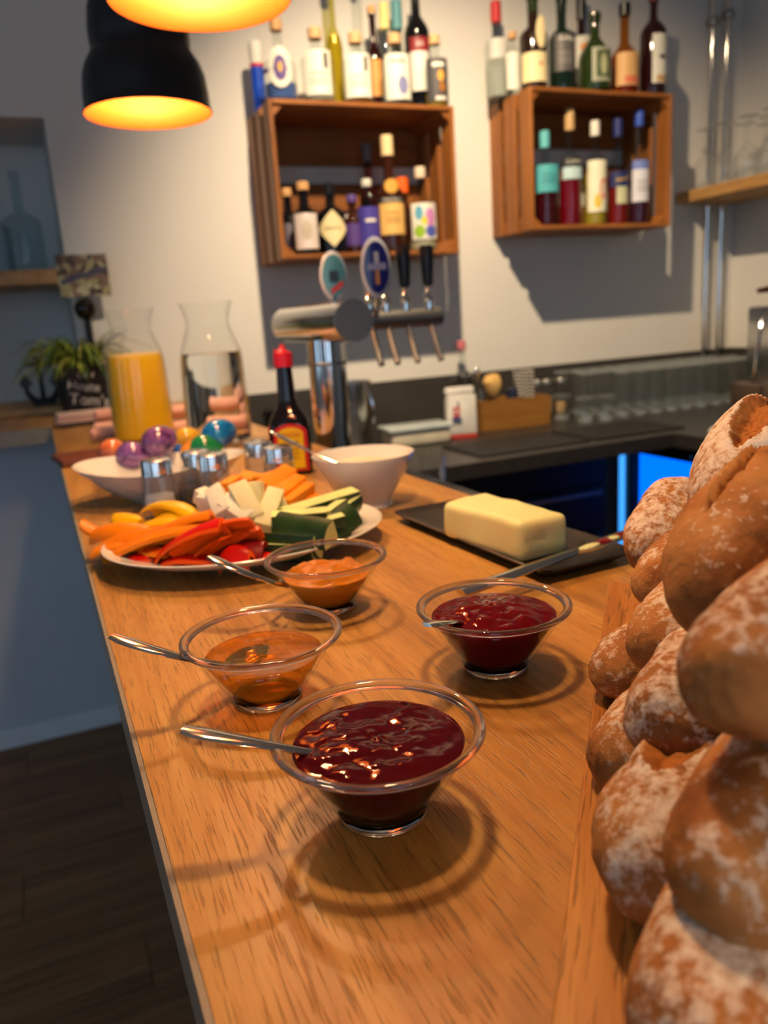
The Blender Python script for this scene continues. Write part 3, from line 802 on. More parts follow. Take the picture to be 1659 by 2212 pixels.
# wooden box with bar tools
p = at(1118, 924, 2, WZ)
bt = thing('wooden_box', 'open wooden box holding brushes and striped straws', 'box', (p.x, p.y + .05, WZ), rz=-.10)
bw, bd, bh = .125, .055, .098
obj('front_board', bxm(-bw, bw, -bd, -bd + .01, 0, bh, .001, 1), BOXWOOD, bt, smooth=False)
obj('back_board', bxm(-bw, bw, bd - .01, bd, 0, bh, .001, 1), BOXWOOD, bt, smooth=False)
obj('end_board', bxm(-bw, -bw + .01, -bd + .01, bd - .01, 0, bh, .001, 1), BOXWOOD, bt, smooth=False)
obj('end_board', bxm(bw - .01, bw, -bd + .01, bd - .01, 0, bh, .001, 1), BOXWOOD, bt, smooth=False)
obj('bottom_board', bxm(-bw + .01, bw - .01, -bd + .01, bd - .01, 0.002, .01), BOXWOOD, bt, smooth=False)
def inbox(dx, dy): return (p.x + dx * cos(-.1) - dy * sin(-.1), p.y + .05 + dx * sin(-.1) + dy * cos(-.1), WZ + .0105)
t = thing('pastry_brush', 'brush with a bushy beige head standing in the wooden box', 'brush', inbox(-.05, -.02), 0, rot=(0.0, -.12, 0))
obj('handle', tb([(0, 0, 0), (0, 0, .11)], .009, 10), colm(110, 80, 50), t)
bm = lt([(0, .10), (.012, .10), (.026, .125), (.030, .15), (.022, .168), (0, .174)], 16)
for v in bm.verts: v.co += noise.noise_vector(v.co * 90) * .006
obj('bristles', bm, colm(230, 184, 110, .9), t)
t = thing('bar_spoon_holder', 'dark cup of bar spoons at the left end of the wooden box', 'utensil', inbox(-.10, 0.0))
obj('cup', lt([(0, 0), (.013, 0), (.015, .12), (.013, .12), (.0115, .005), (0, .005)], 16), DSTEEL, t)
obj('spoon', tb([(0, 0, .01), (-.012, 0, .17)], .003, 8), CHROME, t)
obj('spoon_head', lt([(0, -.014), (.009, -.008), (.011, 0), (.009, .01), (0, .016)], 12, sy=.4), CHROME, t, (-.012, 0, .18))
t = thing('pepper_mill', 'slim black pepper mill between the white bag and the wooden box', 'mill', (at(1035, 925, 2, WZ).x + .012, at(1035, 925, 2, WZ).y + .10, WZ))
obj('mill_body', lt([(0, 0), (.022, 0), (.022, .02), (.014, .06), (.02, .13), (.015, .15), (0, .15)], 20), BLACKP, t)
obj('mill_top', lt([(0, .15), (.012, .152), (.02, .17), (.012, .188), (0, .192)], 20), CHROME, t)
t = thing('blue_tin', 'small navy tin standing in the wooden box', 'tin', inbox(0.005, -.015))
obj('tin', lt([(0, 0), (.019, 0), (.019, .115), (.016, .118), (0, .118)], 18), colm(40, 46, 70, .4), t)
STRIPE, nt, b = newmat('striped_paper')
v_ = coords(nt, (1, 1, 1), True)
wv = N(nt, 'ShaderNodeTexWave', bands_direction='Z'); wv.inputs['Scale'].default_value = 26
wv.inputs['Distortion'].default_value = 1.0
nt.links.new(v_, wv.inputs['Vector'])
r_ = ramp(nt, [(0.45, srgb(40, 38, 38)), (0.55, srgb(215, 208, 196))])
nt.links.new(wv.outputs['Fac'], r_.inputs[0]); nt.links.new(r_.outputs[0], b.inputs['Base Color'])
for i in range(11):
    ang = random.uniform(-.12, .05)
    dx, dy = .045 + (i % 4) * .016 + random.uniform(-.003, .003), -.022 + (i // 4) * .018
    o = obj('paper_straw', lt([(.0058, 0), (.0058, .175), (.005, .175), (.005, 0)], 10), STRIPE, None, inbox(dx, dy), (random.uniform(-.03, .06), -.10 + random.uniform(-.05, .05), 0))
    tag(o, 'black and white striped paper straw standing in the wooden box', 'straw', 'striped straws in the wooden box')
# white paper bag, bottle behind it
p = at(1008, 947, 2, WZ)
t = thing('paper_bag', 'white paper bag with a red and blue print and folded top', 'bag', (p.x, p.y + .035, WZ), rz=-.28)
bm = bxm(-.046, .046, -.03, .03, .012, .135, .006, 2)
for v in bm.verts: v.co += noise.noise_vector(v.co * 40) * .004
obj('bag', bm, WHITEP, t)
obj('bag_foot', bxm(-.046, .046, -.03, .03, 0, .012, .002), colm(196, 60, 50), t)
bm = bxm(-.048, .044, -.02, .02, .136, .160, .008, 2)
for v in bm.verts: v.co += noise.noise_vector(v.co * 50) * .005
obj('folded_top', bm, WHITEP, t)
obj('print', bxm(-.030, -.008, -.0365, -.0355, .070, .100, .0003, 1), colm(206, 52, 52), t, smooth=False)
obj('print', bxm(-.034, -.004, -.0365, -.0355, .056, .066, .0003, 1), colm(60, 66, 120), t, smooth=False)
obj('print', bxm(-.016, -.010, -.0365, -.0355, .101, .116, .0003, 1), colm(60, 66, 120), t, smooth=False)
flat_text('A', .026, WHITEP, t, (-.019, -.0368, .085), (PI / 2, 0, 0))
bottle('clear syrup bottle with a red and white neck behind the paper bag', 976, 1030, 735, 900, 2.38, WZ, BOTTLEG, sh=.5, nk=.72, nR=.013, cap=colm(214, 120, 130), caph=.03, capR=1.15, labels=[], H=at(998, 736, 1, 2.38).z - WZ)
t = bpy.context.scene.objects[-1]
# pale plastic container
p = at(918, 963, 2, WZ)
t = thing('food_container', 'flat white plastic container with a pale lid on the worktop', 'container', (p.x, p.y + .06, WZ), rz=-.05)
obj('tub', bxm(-.098, .098, -.05, .05, 0, .046, .01, 3), colm(214, 204, 180, .4), t)
obj('lid', bxm(-.106, .106, -.058, .058, .0465, .060, .005, 2), colm(190, 200, 200, .25), t)
# stainless container
p = at(778, 962, 2, WZ)
t = thing('steel_bucket', 'stainless steel container with a hanging handle behind the beer tap', 'bucket', (p.x, min(p.y + .05, 2.37), WZ))
obj('pot', lt([(0, 0), (.058, 0), (.06, .004), (.064, .19), (.068, .192), (.068, .196), (.061, .196), (.057, .006), (0, .006)], 32), STEEL, t)
obj('handle', tb(bez((.02, -.066, .19), (.055, -.12, .10), (.012, -.075, .03), 10), .0035, 8), CHROME, t)
# steel cup far left
p = at(565, 900, 2, WZ)
tag(obj('steel_cup', lt([(0, 0), (.03, 0), (.036, .09), (.034, .09), (.028, .004), (0, .004)], 24), STEEL, None, (0.545, 2.32, WZ + .0003)), 'small steel cup on the worktop left of the sauce bottle', 'cup')
tag(obj('black_canister', lt([(0, 0), (.04, 0), (.04, .13), (.036, .135), (0, .135)], 24), BLACKP, None, (0.63, 2.36, WZ + .0003)), 'black canister at the left end of the back worktop', 'canister')
# rubber bar mats
for i, (a, b, c, d) in enumerate([(1.04, 1.40, 1.83, 2.06), (1.42, 1.75, 1.83, 2.06)]):
    tag(obj('bar_mat', bxm(a, b, c, d, WZ + .0003, WZ + .006, .002, 1), RUBBER, smooth=False), ['black rubber bar mat in front of the paper bag', 'black rubber bar mat in front of the glasses'][i], 'bar mat', 'bar mats')
# white cloth
p = at(1612, 940, 2, WZ)
bm = bmesh.new()
bmesh.ops.create_grid(bm, x_segments=40, y_segments=30, size=1)
for v in bm.verts:
    x, y = v.co.x, v.co.y
    n_ = noise.noise(Vector((x * 1.6, y * 1.9, 3.1))) * .6 + noise.noise(Vector((x * 4, y * 4, 8))) * .3
    edge = max(0, 1 - max(abs(x), abs(y)) ** 4)
    v.co = Vector((x * .085 + .012 * noise.noise(Vector((y * 2, x * 2, 1))), y * .06 + .012 * noise.noise(Vector((x * 2, y * 2, 5))), .002 + edge * (.028 + .026 * n_) + .004 * abs(n_)))
r_ = bmesh.ops.solidify(bm, geom=bm.faces[:], thickness=.003)
tag(obj('dish_cloth', bm, colm(232, 228, 220, .9), None, (p.x + .055, p.y + .05, WZ + .002)), 'crumpled white cloth on the corner of the worktop', 'cloth')
# espresso machine (only its left end in view)
p = at(1612, 905, 2, WZ)
em = thing('espresso_machine', 'steel lever espresso machine with wooden handles at the right edge', 'coffee machine', (2.06, 1.86, WZ), rz=-.25)
obj('base', bxm(0, .42, -.14, .14, .012, .10, .006), pbr('machine_brown', srgb(96, 78, 66), .35, .3), em)
obj('body', bxm(.05, .42, .0, .14, .10, .34, .01), STEEL, em)
obj('drip_grate', bxm(.01, .41, -.138, -.012, .1005, .108, .002), CHROME, em)
for x in (.03, .36): obj('foot', lt([(0, 0), (.014, 0), (.014, .0118), (0, .0118)], 14), BLACKP, em, (x, -.08, 0))
for k, x in enumerate((.055, .125, .19)):
    obj('switch_plate', bxm(x - .022, x + .022, -.146, -.1405, .025, .085, .002), colm(224, 214, 196), em, smooth=False)
    obj('knob', tb([(x, -.147, .055), (x, -.165, .055)], .013, 14), pbr('knob_brown', srgb(78, 34, 26), .35), em)
obj('pilot_light', lt([(0, -.006), (.005, -.004), (.0065, 0), (.005, .004), (0, .006)], 12), emit('orange_pilot', (1, .35, .02), 5), em, (.015, -.1425, .058))
obj('group_head', tb([(.10, -.005, .27), (.10, -.07, .27)], .03, 20), CHROME, em)
obj('lever', tb([(.10, -.04, .30), (.07, -.06, .385), (.02, -.07, .395), (-.02, -.075, .392)], [.007, .007, .006, .006], 10), CHROME, em)
obj('lever_grip', tb([(.02, -.07, .395), (-.02, -.076, .392), (-.06, -.08, .388)], [.008, .010, .007], 12), pbr('dark_wood_grip', srgb(66, 34, 24), .35), em)
obj('portafilter_grip', tb([(.08, -.09, .245), (.04, -.12, .235), (.0, -.14, .225)], [.010, .014, .011], 12), pbr('red_wood_grip', srgb(110, 50, 34), .35), em)
obj('steam_wand', tb([(.06, -.02, .33), (.0, -.05, .335), (-.03, -.06, .30), (-.04, -.06, .20), (-.045, -.06, .115)], .0055, 10), CHROME, em)

# ================================================================== beer tap on the ledge
tx, tz = at(765, 692, 1, 1.22).x, at(765, 692, 1, 1.22).z
tw = thing('beer_tap', 'chrome T-shaped beer tower with four taps behind the counter', 'beer tap', (tx, 1.37, LZ))
h_ = tz - LZ
obj('column', lt([(0, 0), (.052, 0), (.052, .006), (.034, .010), (.034, h_ - .03), (0, h_ - .03)], 40), CHROME, tw)
obj('column_ring', lt([(.0342, h_ - .075), (.0352, h_ - .074), (.0352, h_ - .070), (.0342, h_ - .069)], 40), DSTEEL, tw)
obj('drum', tb([(0, -.146, h_), (0, .23, h_)], .034, 40), CHROME, tw)
obj('end_cap', tb([(0, -.150, h_), (0, -.1462, h_)], .0338, 40), DSTEEL, tw)
by = 1.42 - 1.37
xb0, xb1 = 0.03, at(952, 688, 1, 1.42).x - tx
zb_ = at(880, 688, 1, 1.42).z - LZ
obj('tap_bar', tb([(xb0, by, zb_), (xb1 - .004, by, zb_), (xb1, by, zb_)], [.0175, .0175, .0155], 24), DSTEEL, tw)
badge_w = colm(206, 206, 210, .3)
def tap_part(u, handle, ub=None, vb=None):
    x = at(u, 688, 1, 1.42).x - tx
    tp = obj('tap', lt([(0, .014), (.009, .014), (.009, .03), (.013, .034), (.009, .04), (.006, .052), (.009, .056), (.006, .062), (0, .062)], 16), CHROME, tw, (x, by, zb_))
    obj('spout', tb([(0, -.008, -.012), (.0, -.014, -.03), (.0, -.042, -.082)], .0062, 12), DSTEEL, tp)
    if handle == 'grip':
        obj('grip', tb([(0, 0, .060), (0, 0, .075), (0, 0, .10), (0, 0, .128), (0, 0, .133)], [.0105, .0115, .013, .014, .012], 18), BLACKP, tp)
    return tp
tap_part(800, None); tap_part(835, 'grip'); tap_part(878, 'grip'); tap_part(928, 'grip')
def badge(u, v, du, dv, y, colr, kind):
    q = at(u, v, 1, y); s = depth_of(q) / F_PX
    b0 = obj('badge', lt([(0, -.006), (.6, -.0055), (.92, -.003), (1.0, 0), (.92, .003), (.6, .0055), (0, .006)], 32), badge_w if kind != 'x' else colr, tw, (q.x - tx, y - 1.37, q.z - LZ), (PI / 2, 0, -.12))
    b0.scale = (du * s, dv * s, 1)
    face = obj('badge_face', lt([(0, .0062), (.55, .0060), (.84, .0048), (.84, .0040), (0, .0040)], 32), colr, b0, (0, 0, .0006))
    return q, s, b0
q, s, b0 = badge(720, 596, 30, 52, 1.33, colm(90, 160, 170, .15), 'teal')
obj('band', bxm(-.5, .5, -.62, -.38, .0060, .0072), colm(206, 70, 66, .3), b0, rot=(0, 0, .35))
obj('emblem', bxm(-.38, .30, -.25, .20, .0062, .0070), colm(44, 66, 74, .3), b0)
q2, s2, b2 = badge(812, 578, 34, 64, 1.36, colm(36, 40, 118, .15), 'blue')
obj('emblem', bxm(-.12, .12, -.55, -.05, .0064, .0072), colm(206, 140, 60, .3), b2)
obj('emblem', bxm(-.14, .14, .15, .50, .0064, .0072), colm(214, 210, 206, .3), b2)
obj('band', bxm(-.62, .62, -.08, .14, .0064, .0074), colm(150, 154, 190, .3), b2)
# stems of the badges down to the taps
obj('badge_stem', tb([(q.x - tx, 1.33 - 1.37, q.z - LZ - .03), (q.x - tx, 1.33 - 1.37, h_ + .03)], .006, 10), CHROME, tw)
obj('badge_stem', tb([(q2.x - tx, 1.36 - 1.37, q2.z - LZ - .04), (at(812, 660, 1, 1.42).x - tx, by, zb_ + .015)], .006, 10), CHROME, tw)
# beer glass on the ledge
p = at(937, 1052, 2, LZ)
t = thing('beer_glass', 'empty tumbler with a printed badge behind the white bowl', 'drinking glass', (p.x, p.y, LZ))
obj('glass', lt(tumbler(.0225, .062), 28), CLEAR2, t)
label_patch(.0226, .012, .045, .8, colm(206, 210, 220), t, 'print', .45, 'oval')
label_patch(.0226, .005, .055, .3, colm(46, 84, 190), t, 'print', 1.1)

# ================================================================== pendant lamps
def pendant(label, u, v, wpx, xplane=0.2, place=None):
    p = at(u, v, 0, xplane)
    R = wpx / 2 * depth_of(p) / F_PX
    if place: p = Vector(place)
    t = thing('pendant_lamp', label, 'lamp', tuple(p), group='pendant lamps over the bar')
    outer = [(R, 0), (R * 1.015, .002), (R * .985, .008), (R * .98, .025), (R * .95, .05), (R * .89, .066), (R * .80, .079), (R * .762, .086),
             (R * .775, .095), (R * .775, .115), (R * .74, .14), (R * .66, .16), (R * .52, .176), (R * .34, .186), (R * .2, .19)]
    inner = [(r - .0025, z - .001 if z > .05 else z) for r, z in outer]
    obj('shade', lt(outer, 56), BLACKM, t)
    obj('shade_lining', lt([(R - .0003, .0003)] + inner[2:], 56), COPPER, t)
    obj('socket', lt([(0, .12), (.018, .12), (.019, .19), (.024, .192), (.024, .225), (.010, .235), (0, .235)], 20), BLACKM, t)
    bm = bmesh.new(); bmesh.ops.create_icosphere(bm, subdivisions=2, radius=.026)
    obj('bulb', bm, emit('warm_bulb', LAMP_WARM, LAMP_POWER), t, (0, 0, .085))
    obj('cable', lt([(0, .235), (.003, .235), (.003, ZT - p.z - .03), (0, ZT - p.z - .03)], 8), BLACKM, t)
    obj('ceiling_rose', lt([(0, ZT - p.z - .03), (.045, ZT - p.z - .03), (.05, ZT - p.z - .001), (0, ZT - p.z - .001)], 24), BLACKM, t)
    return t, p, R
_, P1, R1 = pendant('black double-domed pendant lamp with a glowing gold inside, farther down the bar', 322, 248, 268)
_, P2, R2 = pendant('black pendant lamp cut by the top of the frame, nearer the camera', 433, 0, 392)
pendant('black pendant lamp hanging right over the jam bowls', 433, 0, 392, place=(0.2, 0.45, P2.z))
pendant('black pendant lamp hanging over the near end of the bar', 433, 0, 392, place=(0.2, -0.41, P2.z))
# ceiling downlight above the tap: the light that throws the crate shadows
t = thing('ceiling_spotlight', 'small ceiling spotlight above the beer tap', 'spotlight', (0.70, 1.28, ZT - .12))
obj('can', lt([(.035, 0), (.038, 0), (.038, .10), (.012, .105), (.012, .1195), (0, .1195), (0, .103), (.035, .098)], 24), BLACKM, t)
bm = bmesh.new(); bmesh.ops.create_icosphere(bm, subdivisions=2, radius=.02)
d = bpy.data.lights.new('spot_lamp', 'SPOT'); d.energy = SPOT_POWER * 5.3; d.color = (1.0, .76, .48); d.shadow_soft_size = .02; d.spot_size = rad(96); d.spot_blend = .85
o = bpy.data.objects.new('spot_lamp', d); C.objects.link(o); o.location = (0.70, 1.28, ZT - .13)
o.rotation_euler = (Vector((1.6, 2.45, .35)) - o.location).to_track_quat('-Z', 'Y').to_euler()

# ================================================================== niche at the left
tag(obj('niche_shelf', bxm(NX0, NX1 - .001, YW + .004, YW + ND, CAMZ + .155, CAMZ + .194, .002, 1), SHELFWOOD, smooth=False), 'oak shelf board in the wall niche', 'shelf')
tag(obj('niche_sill', bxm(NX0, NX1 - .001, YW - .02, YW + ND - .001, NZ0 - .017, NZ0 + .002, .001, 1), SHELFWOOD, smooth=False), 'pale oak sill at the bottom of the niche behind the anchor', 'sill')
jugg = thin_glass('jug_glass', (.80, .86, .88), .45)
for i, (u, vt, vb, w, nr) in enumerate([(2, 400, 583, 62, .014), (62, 372, 583, 78, .013)]):
    y_ = YW + (.24, .13)[i]
    pz = CAMZ + .1945
    q = at(u, 583, 1, y_); s = depth_of(q) / F_PX
    Hh = at(u, vt, 1, y_).z - pz
    prof = bottle_profile(w / 2 * s, Hh, nr, Hh * .50, Hh * .62)
    o = obj('glass_bottle', lt(prof, 28), jugg, None, (q.x, y_, pz))
    tag(o, ['clear glass bottle at the very left of the niche shelf', 'clear glass bottle with a long neck on the niche shelf'][i], 'bottle', 'glass bottles on the niche shelf')
# anchor
an = thing('anchor_ornament', 'black anchor ornament on the niche sill behind the plant', 'ornament', (0.0, YW + .07, NZ0 + .0025), rz=-.1)
q = at(85, 862, 1, YW + .07)
ax_ = q.x - 0.0 + .012
R = .042
bm = tb([(ax_ + R * sin(a) * 1.0, 0, .052 - R * cos(a) * 1.05 ) for a in [(-95 + 190 * k / 20) * PI / 180 for k in range(21)]], [.006 + .006 * (1 - abs(k - 10) / 10) for k in range(21)], 10)
obj('arms', bm, BLACKM, an)
for sgn in (-1, 1):
    bm = bmesh.new()
    pr_ = [(0, .03), (.018, 0), (.010, -.012), (-.010, -.012), (-.018, 0)]
    lo = [bm.verts.new((x, -.006, z)) for x, z in pr_]; hi = [bm.verts.new((x, .006, z)) for x, z in pr_]
    bm.faces.new(lo); bm.faces.new(hi[::-1])
    for i in range(5): bm.faces.new((lo[i], hi[i], hi[(i + 1) % 5], lo[(i + 1) % 5]))
    obj('fluke', bm, BLACKM, an, (ax_ + sgn * R, 0, .066), smooth=False)
obj('shank', bxm(ax_ - .007, ax_ + .007, -.006, .006, .012, .135, .002), BLACKM, an)
obj('stock', tb([(ax_ - .035, 0, .118), (ax_ + .035, 0, .118)], .006, 10), BLACKM, an)
ring = [(ax_ + .013 * cos(a), 0, .150 + .013 * sin(a)) for a in [2 * PI * k / 20 for k in range(21)]]
obj('ring', tb(ring, .003, 8, cap=False), BLACKM, an)
obj('foot', bxm(ax_ - .03, ax_ + .03, -.014, .014, 0, .007, .001), BLACKM, an)

# ================================================================== planter with plant and photo holder
p = at(187, 889, 2, TB)
PX, PY = p.x, p.y - .02
pl = thing('planter', 'black planter with white chalk lettering holding a grassy plant', 'plant pot', (PX, PY, TB), rz=.12)
hp = .075
bm = bmesh.new()
q1 = [(-.062, -.062), (.062, -.062), (.062, .062), (-.062, .062)]
lo = [bm.verts.new((x * .92, y * .92, 0)) for x, y in q1]; hi = [bm.verts.new((x * 1.08, y * 1.08, .125)) for x, y in q1]
hi2 = [bm.verts.new((x, y, .125)) for x, y in q1]; lo2 = [bm.verts.new((x * .96, y * .96, .105)) for x, y in q1]
bm.faces.new(lo[::-1]); bm.faces.new(lo2)
for i in range(4):
    j = (i + 1) % 4
    bm.faces.new((lo[i], lo[j], hi[j], hi[i])); bm.faces.new((hi[i], hi[j], hi2[j], hi2[i])); bm.faces.new((hi2[i], hi2[j], lo2[j], lo2[i]))
bmesh.ops.bevel(bm, geom=[e_ for e_ in bm.edges if abs(e_.verts[0].co.z - e_.verts[1].co.z) > .05], offset=.012, segments=3, affect='EDGES', profile=0.5)
obj('pot', bm, pbr('chalk_black', srgb(24, 25, 28), .45), pl)
obj('soil', lt([(0, .106), (.052, .106)], 16), colm(40, 30, 22, .9), pl)
chalk = colm(214, 210, 208, .8)
tl = math.atan2(.062 * .16, .125)
flat_text('Heute', .034, chalk, pl, (-.008, -.0662, .075), (PI / 2 + tl - .12, .18, 0))
flat_text("Tom's", .042, chalk, pl, (.002, -.0635, .036), (PI / 2 + tl - .12, .18, 0))
for k in range(3):
    obj('lettering', bxm(-.002, .002, -.0006, .0006, 0, .014, .0005, 1), chalk, pl, (-.016 + k * .016, -.069, .098), (tl - .12, (k - 1) * .35, 0), smooth=False)
random.seed(21)
leafm = [pbr('leaf_a', srgb(140, 160, 60), .5, var=.25, vscale=30), pbr('leaf_b', srgb(92, 124, 58), .5, var=.25, vscale=30), pbr('leaf_c', srgb(196, 190, 86), .5, var=.2, vscale=30)]
pt = thing('grassy_plant', 'bushy grass-like green plant growing in the black planter', 'plant', (PX, PY, TB + .1065))
for k in range(190):
    a = random.uniform(0, 2 * PI); L = random.uniform(.09, .16); up = random.uniform(.45, 1.1)
    d_ = Vector((cos(a), sin(a), 0)); r0 = random.uniform(0, .03)
    if random.random() < .3: d_ = (d_ + Vector((-.8, -.2, 0))).normalized(); L *= 1.2
    p0 = d_ * r0; p1 = d_ * (r0 + L * .45) + Vector((0, 0, L * up)); p2 = d_ * (r0 + L * random.uniform(.75, 1.1)) + Vector((0, 0, L * random.uniform(-.25, .75) * up))
    pts = bez(p0, p1, p2, 7)
    w_ = random.uniform(.004, .0075)
    bm = bmesh.new(); sd = Vector((-sin(a), cos(a), 0))
    prev = None
    for i, q_ in enumerate(pts):
        ww = w_ * (1 - (i / 7) ** 2) + .0003
        row_ = [bm.verts.new(q_ - sd * ww), bm.verts.new(q_ + Vector((0, 0, -.001))), bm.verts.new(q_ + sd * ww)]
        if prev:
            for m_ in range(2): bm.faces.new((prev[m_], prev[m_ + 1], row_[m_ + 1], row_[m_]))
        prev = row_
    obj('leaf', bm, random.choice(leafm), pt)
random.seed(5)
q = at(181, 594, 1, PY); qb = at(186, 667, 1, PY); s = depth_of(q) / F_PX
ph = thing('card_holder', 'card stand with a shiny black ball holding a patterned card in the planter', 'card holder', (PX + .005, PY + .02, TB + .1065))
rel = lambda w: Vector((w.x - PX - .005, 0, w.z - TB - .1065))
obj('rod', tb([(rel(qb).x, 0, 0), tuple(rel(qb))], .010, 12), BLACKM, ph)
bm = bmesh.new(); bmesh.ops.create_uvsphere(bm, u_segments=28, v_segments=16, radius=24 * s)
obj('ball', bm, pbr('glossy_black', srgb(26, 22, 20), .08), ph, tuple(rel(qb)))
obj('clip', tb([tuple(rel(qb)), tuple(rel(q) - Vector((0, 0, 44 * s)))], .003, 8), BLACKM, ph)
CARD, nt, b = newmat('printed_card')
v_ = coords(nt, (1, 1, 1), False)
vo = N(nt, 'ShaderNodeTexVoronoi'); vo.inputs['Scale'].default_value = 62; nt.links.new(v_, vo.inputs['Vector'])
sp_ = N(nt, 'ShaderNodeSeparateColor'); nt.links.new(vo.outputs['Color'], sp_.inputs[0])
r_ = ramp(nt, [(0.0, srgb(74, 62, 60)), (.28, srgb(120, 96, 84)), (.5, srgb(160, 156, 116)), (.8, srgb(186, 184, 150)), (1, srgb(90, 84, 70))], 'CONSTANT')
nt.links.new(sp_.outputs[0], r_.inputs[0]); nt.links.new(r_.outputs[0], b.inputs['Base Color'])
cw, ch = 53 * s, 44 * s
cd = obj('card', bxm(-cw, cw, -.001, .001, -ch, ch), CARD, ph, tuple(rel(q)), (0, 0, .1), smooth=False)
bm = bxm(-cw * .95, cw * .95, -.0016, -.0011, -.006, .006)
obj('printed_band', bm, colm(74, 76, 104), cd, rot=(0, -.28, 0), smooth=False)

# ================================================================== carafes
CAR = [(.056, 0), (.0575, .004), (.0575, .06), (.054, .15), (.0515, .168), (.044, .188), (.0375, .205), (.0365, .216), (.040, .232), (.046, .2465)]
def carafe(label, x, y, kind):
    t = thing('carafe', label, 'carafe', (x, y, TB), group='glass carafes on the bar')
    outer = [(0, 0)] + CAR
    inner = [(r - .0022, z) for r, z in CAR[::-1] if z > .01] + [(.052, .010), (0, .009)]
    obj('glass', lt(outer + [(.0455, .2478), (.0442, .247)] + inner[1:], 48), CLEAR, t)
    lv = .163
    body = [(0, .0095), (.0515, .0105), (.0548, .014)] + [(r - .0026, z) for r, z in CAR if .01 < z < lv] + [(.0500, lv - .001), (.049, lv), (0, lv)]
    if kind == 'juice':
        obj('orange_juice', lt(body, 48), pbr('orange_juice', srgb(255, 196, 16), .25, sss=.3, sssr=.02, var=.03), t)
        obj('foam', lt([(0, lv + .0003), (.0492, lv + .0003), (.0488, lv + .004), (0, lv + .0045)], 40), colm(246, 206, 120), t)
    else:
        obj('water', lt(body, 48), WATERM, t)
    return t
p = at(316, 955, 2, TB); carafe('glass carafe filled with orange juice', p.x, p.y, 'juice')
p = at(478, 962, 2, TB); carafe('glass carafe filled with water', p.x, p.y, 'water')

# ================================================================== napkins and small board at the far end
t = thing('napkin_stack', 'stack of folded pale napkins in front of the planter', 'napkins', (at(195, 918, 2, TB).x, at(195, 918, 2, TB).y + .04, TB), rz=.05)
for k in range(5):
    obj('napkin', bxm(-.075 + k * .001, .075 - k * .0015, -.05, .05, .010 + k * .004, .0136 + k * .004, .0015), [colm(232, 200, 184, .9), colm(226, 176, 160, .9)][k % 2], t)
obj('dark_tray', bxm(-.07, .07, -.045, .045, 0, .0095, .003), colm(70, 60, 54, .5), t)
for k, (u, v, dz) in enumerate([(222, 944, .0), (225, 932, .0), (228, 921, .02), (392, 930, 0.0), (398, 912, .02), (402, 896, .0)]):
    q = at(u, v + 8, 2, TB)
    bm = lt([(0, -.075), (.010, -.075), (.0125, -.072), (.0132, 0), (.0125, .072), (.010, .075), (.005, .07), (0, .08)], 18)
    for v_ in bm.verts: v_.co += noise.noise_vector(v_.co * 30 + Vector((k, 0, 0))) * .0025
    o = obj('rolled_napkin', bm, colm(236, 176, 156, .9), None, (q.x + (.055 if k < 3 else .03), q.y, TB + .0155 + dz), (0, PI / 2, random.uniform(-.15, .15) + .1))
    tag(o, ('rolled salmon-pink napkin beside the orange juice, ' if k < 3 else 'rolled salmon-pink napkin between the carafes, ') + ['nearest the egg bowl', 'in the middle', 'nearest the planter'][k % 3], 'napkin', ['pink napkins beside the juice', 'pink napkins between the carafes'][k // 3])
q = at(190, 1008, 2, TB)
o = obj('serving_board', bxm(-.03, .20, -.045, .06, 0, .012, .004), REDWOOD, None, (q.x - .015, q.y + .06, TB + .0004), (0, 0, .15))
tag(o, 'reddish wooden board behind the bowl of eggs', 'board')

# ================================================================== bowl of coloured eggs
ebx, eby = 0.114, 1.005
eb = thing('egg_bowl', 'white oval ceramic bowl holding coloured eggs', 'bowl', (ebx, eby, TB), rz=-.40)
op = [(0, 0), (.040, 0), (.043, .002), (.062, .010), (.085, .025), (.104, .0415), (.1055, .0430), (.1035, .0434), (.083, .028), (.060, .0145), (.040, .007), (0, .006)]
bm = lt(op, 64, sy=.80)
for v in bm.verts:
    a = math.atan2(v.co.y, v.co.x); v.co.z *= 1 + .16 * abs(cos(a)) ** 2
obj('bowl', bm, WHITEC, eb)
def egg_mat(name, c1, c2):
    m, nt, b = newmat(name)
    v = coords(nt)
    n_ = tex_noise(nt, v, 55, 5, .65, .8)
    r = ramp(nt, [(.36, c1), (.62, c2)])
    nt.links.new(n_.outputs['Fac'], r.inputs[0]); nt.links.new(r.outputs[0], b.inputs['Base Color'])
    b.inputs['Roughness'].default_value = .12
    b.inputs['Coat Weight'].default_value = .4
    return m
eggs = [('large purple marbled egg on top of the egg bowl', 345, 953, .046, egg_mat('egg_purple', srgb(64, 26, 76), srgb(134, 84, 150)), .4),
        ('orange marbled egg at the left of the egg bowl', 243, 976, .018, egg_mat('egg_orange', srgb(206, 84, 34), srgb(240, 138, 80)), 1.2),
        ('small purple marbled egg lying at the front of the egg bowl', 288, 984, .026, egg_mat('egg_violet', srgb(70, 30, 96), srgb(160, 110, 182)), -.2),
        ('yellow egg in the egg bowl', 407, 950, .030, egg_mat('egg_yellow', srgb(222, 150, 20), srgb(246, 206, 60)), .5),
        ('green egg in the egg bowl', 447, 968, .030, egg_mat('egg_green', srgb(8, 84, 50), srgb(34, 146, 84)), 0),
        ('bright blue egg at the right of the egg bowl', 474, 938, .034, egg_mat('egg_blue', srgb(0, 84, 160), srgb(30, 140, 206)), .3),
        ('orange-yellow egg low in the middle of the egg bowl', 420, 980, .012, egg_mat('egg_amber', srgb(230, 110, 24), srgb(246, 170, 60)), .9),
        ('dark blue egg low in the middle of the egg bowl', 375, 985, .010, egg_mat('egg_navy', srgb(20, 60, 140), srgb(40, 100, 190)), .9)]
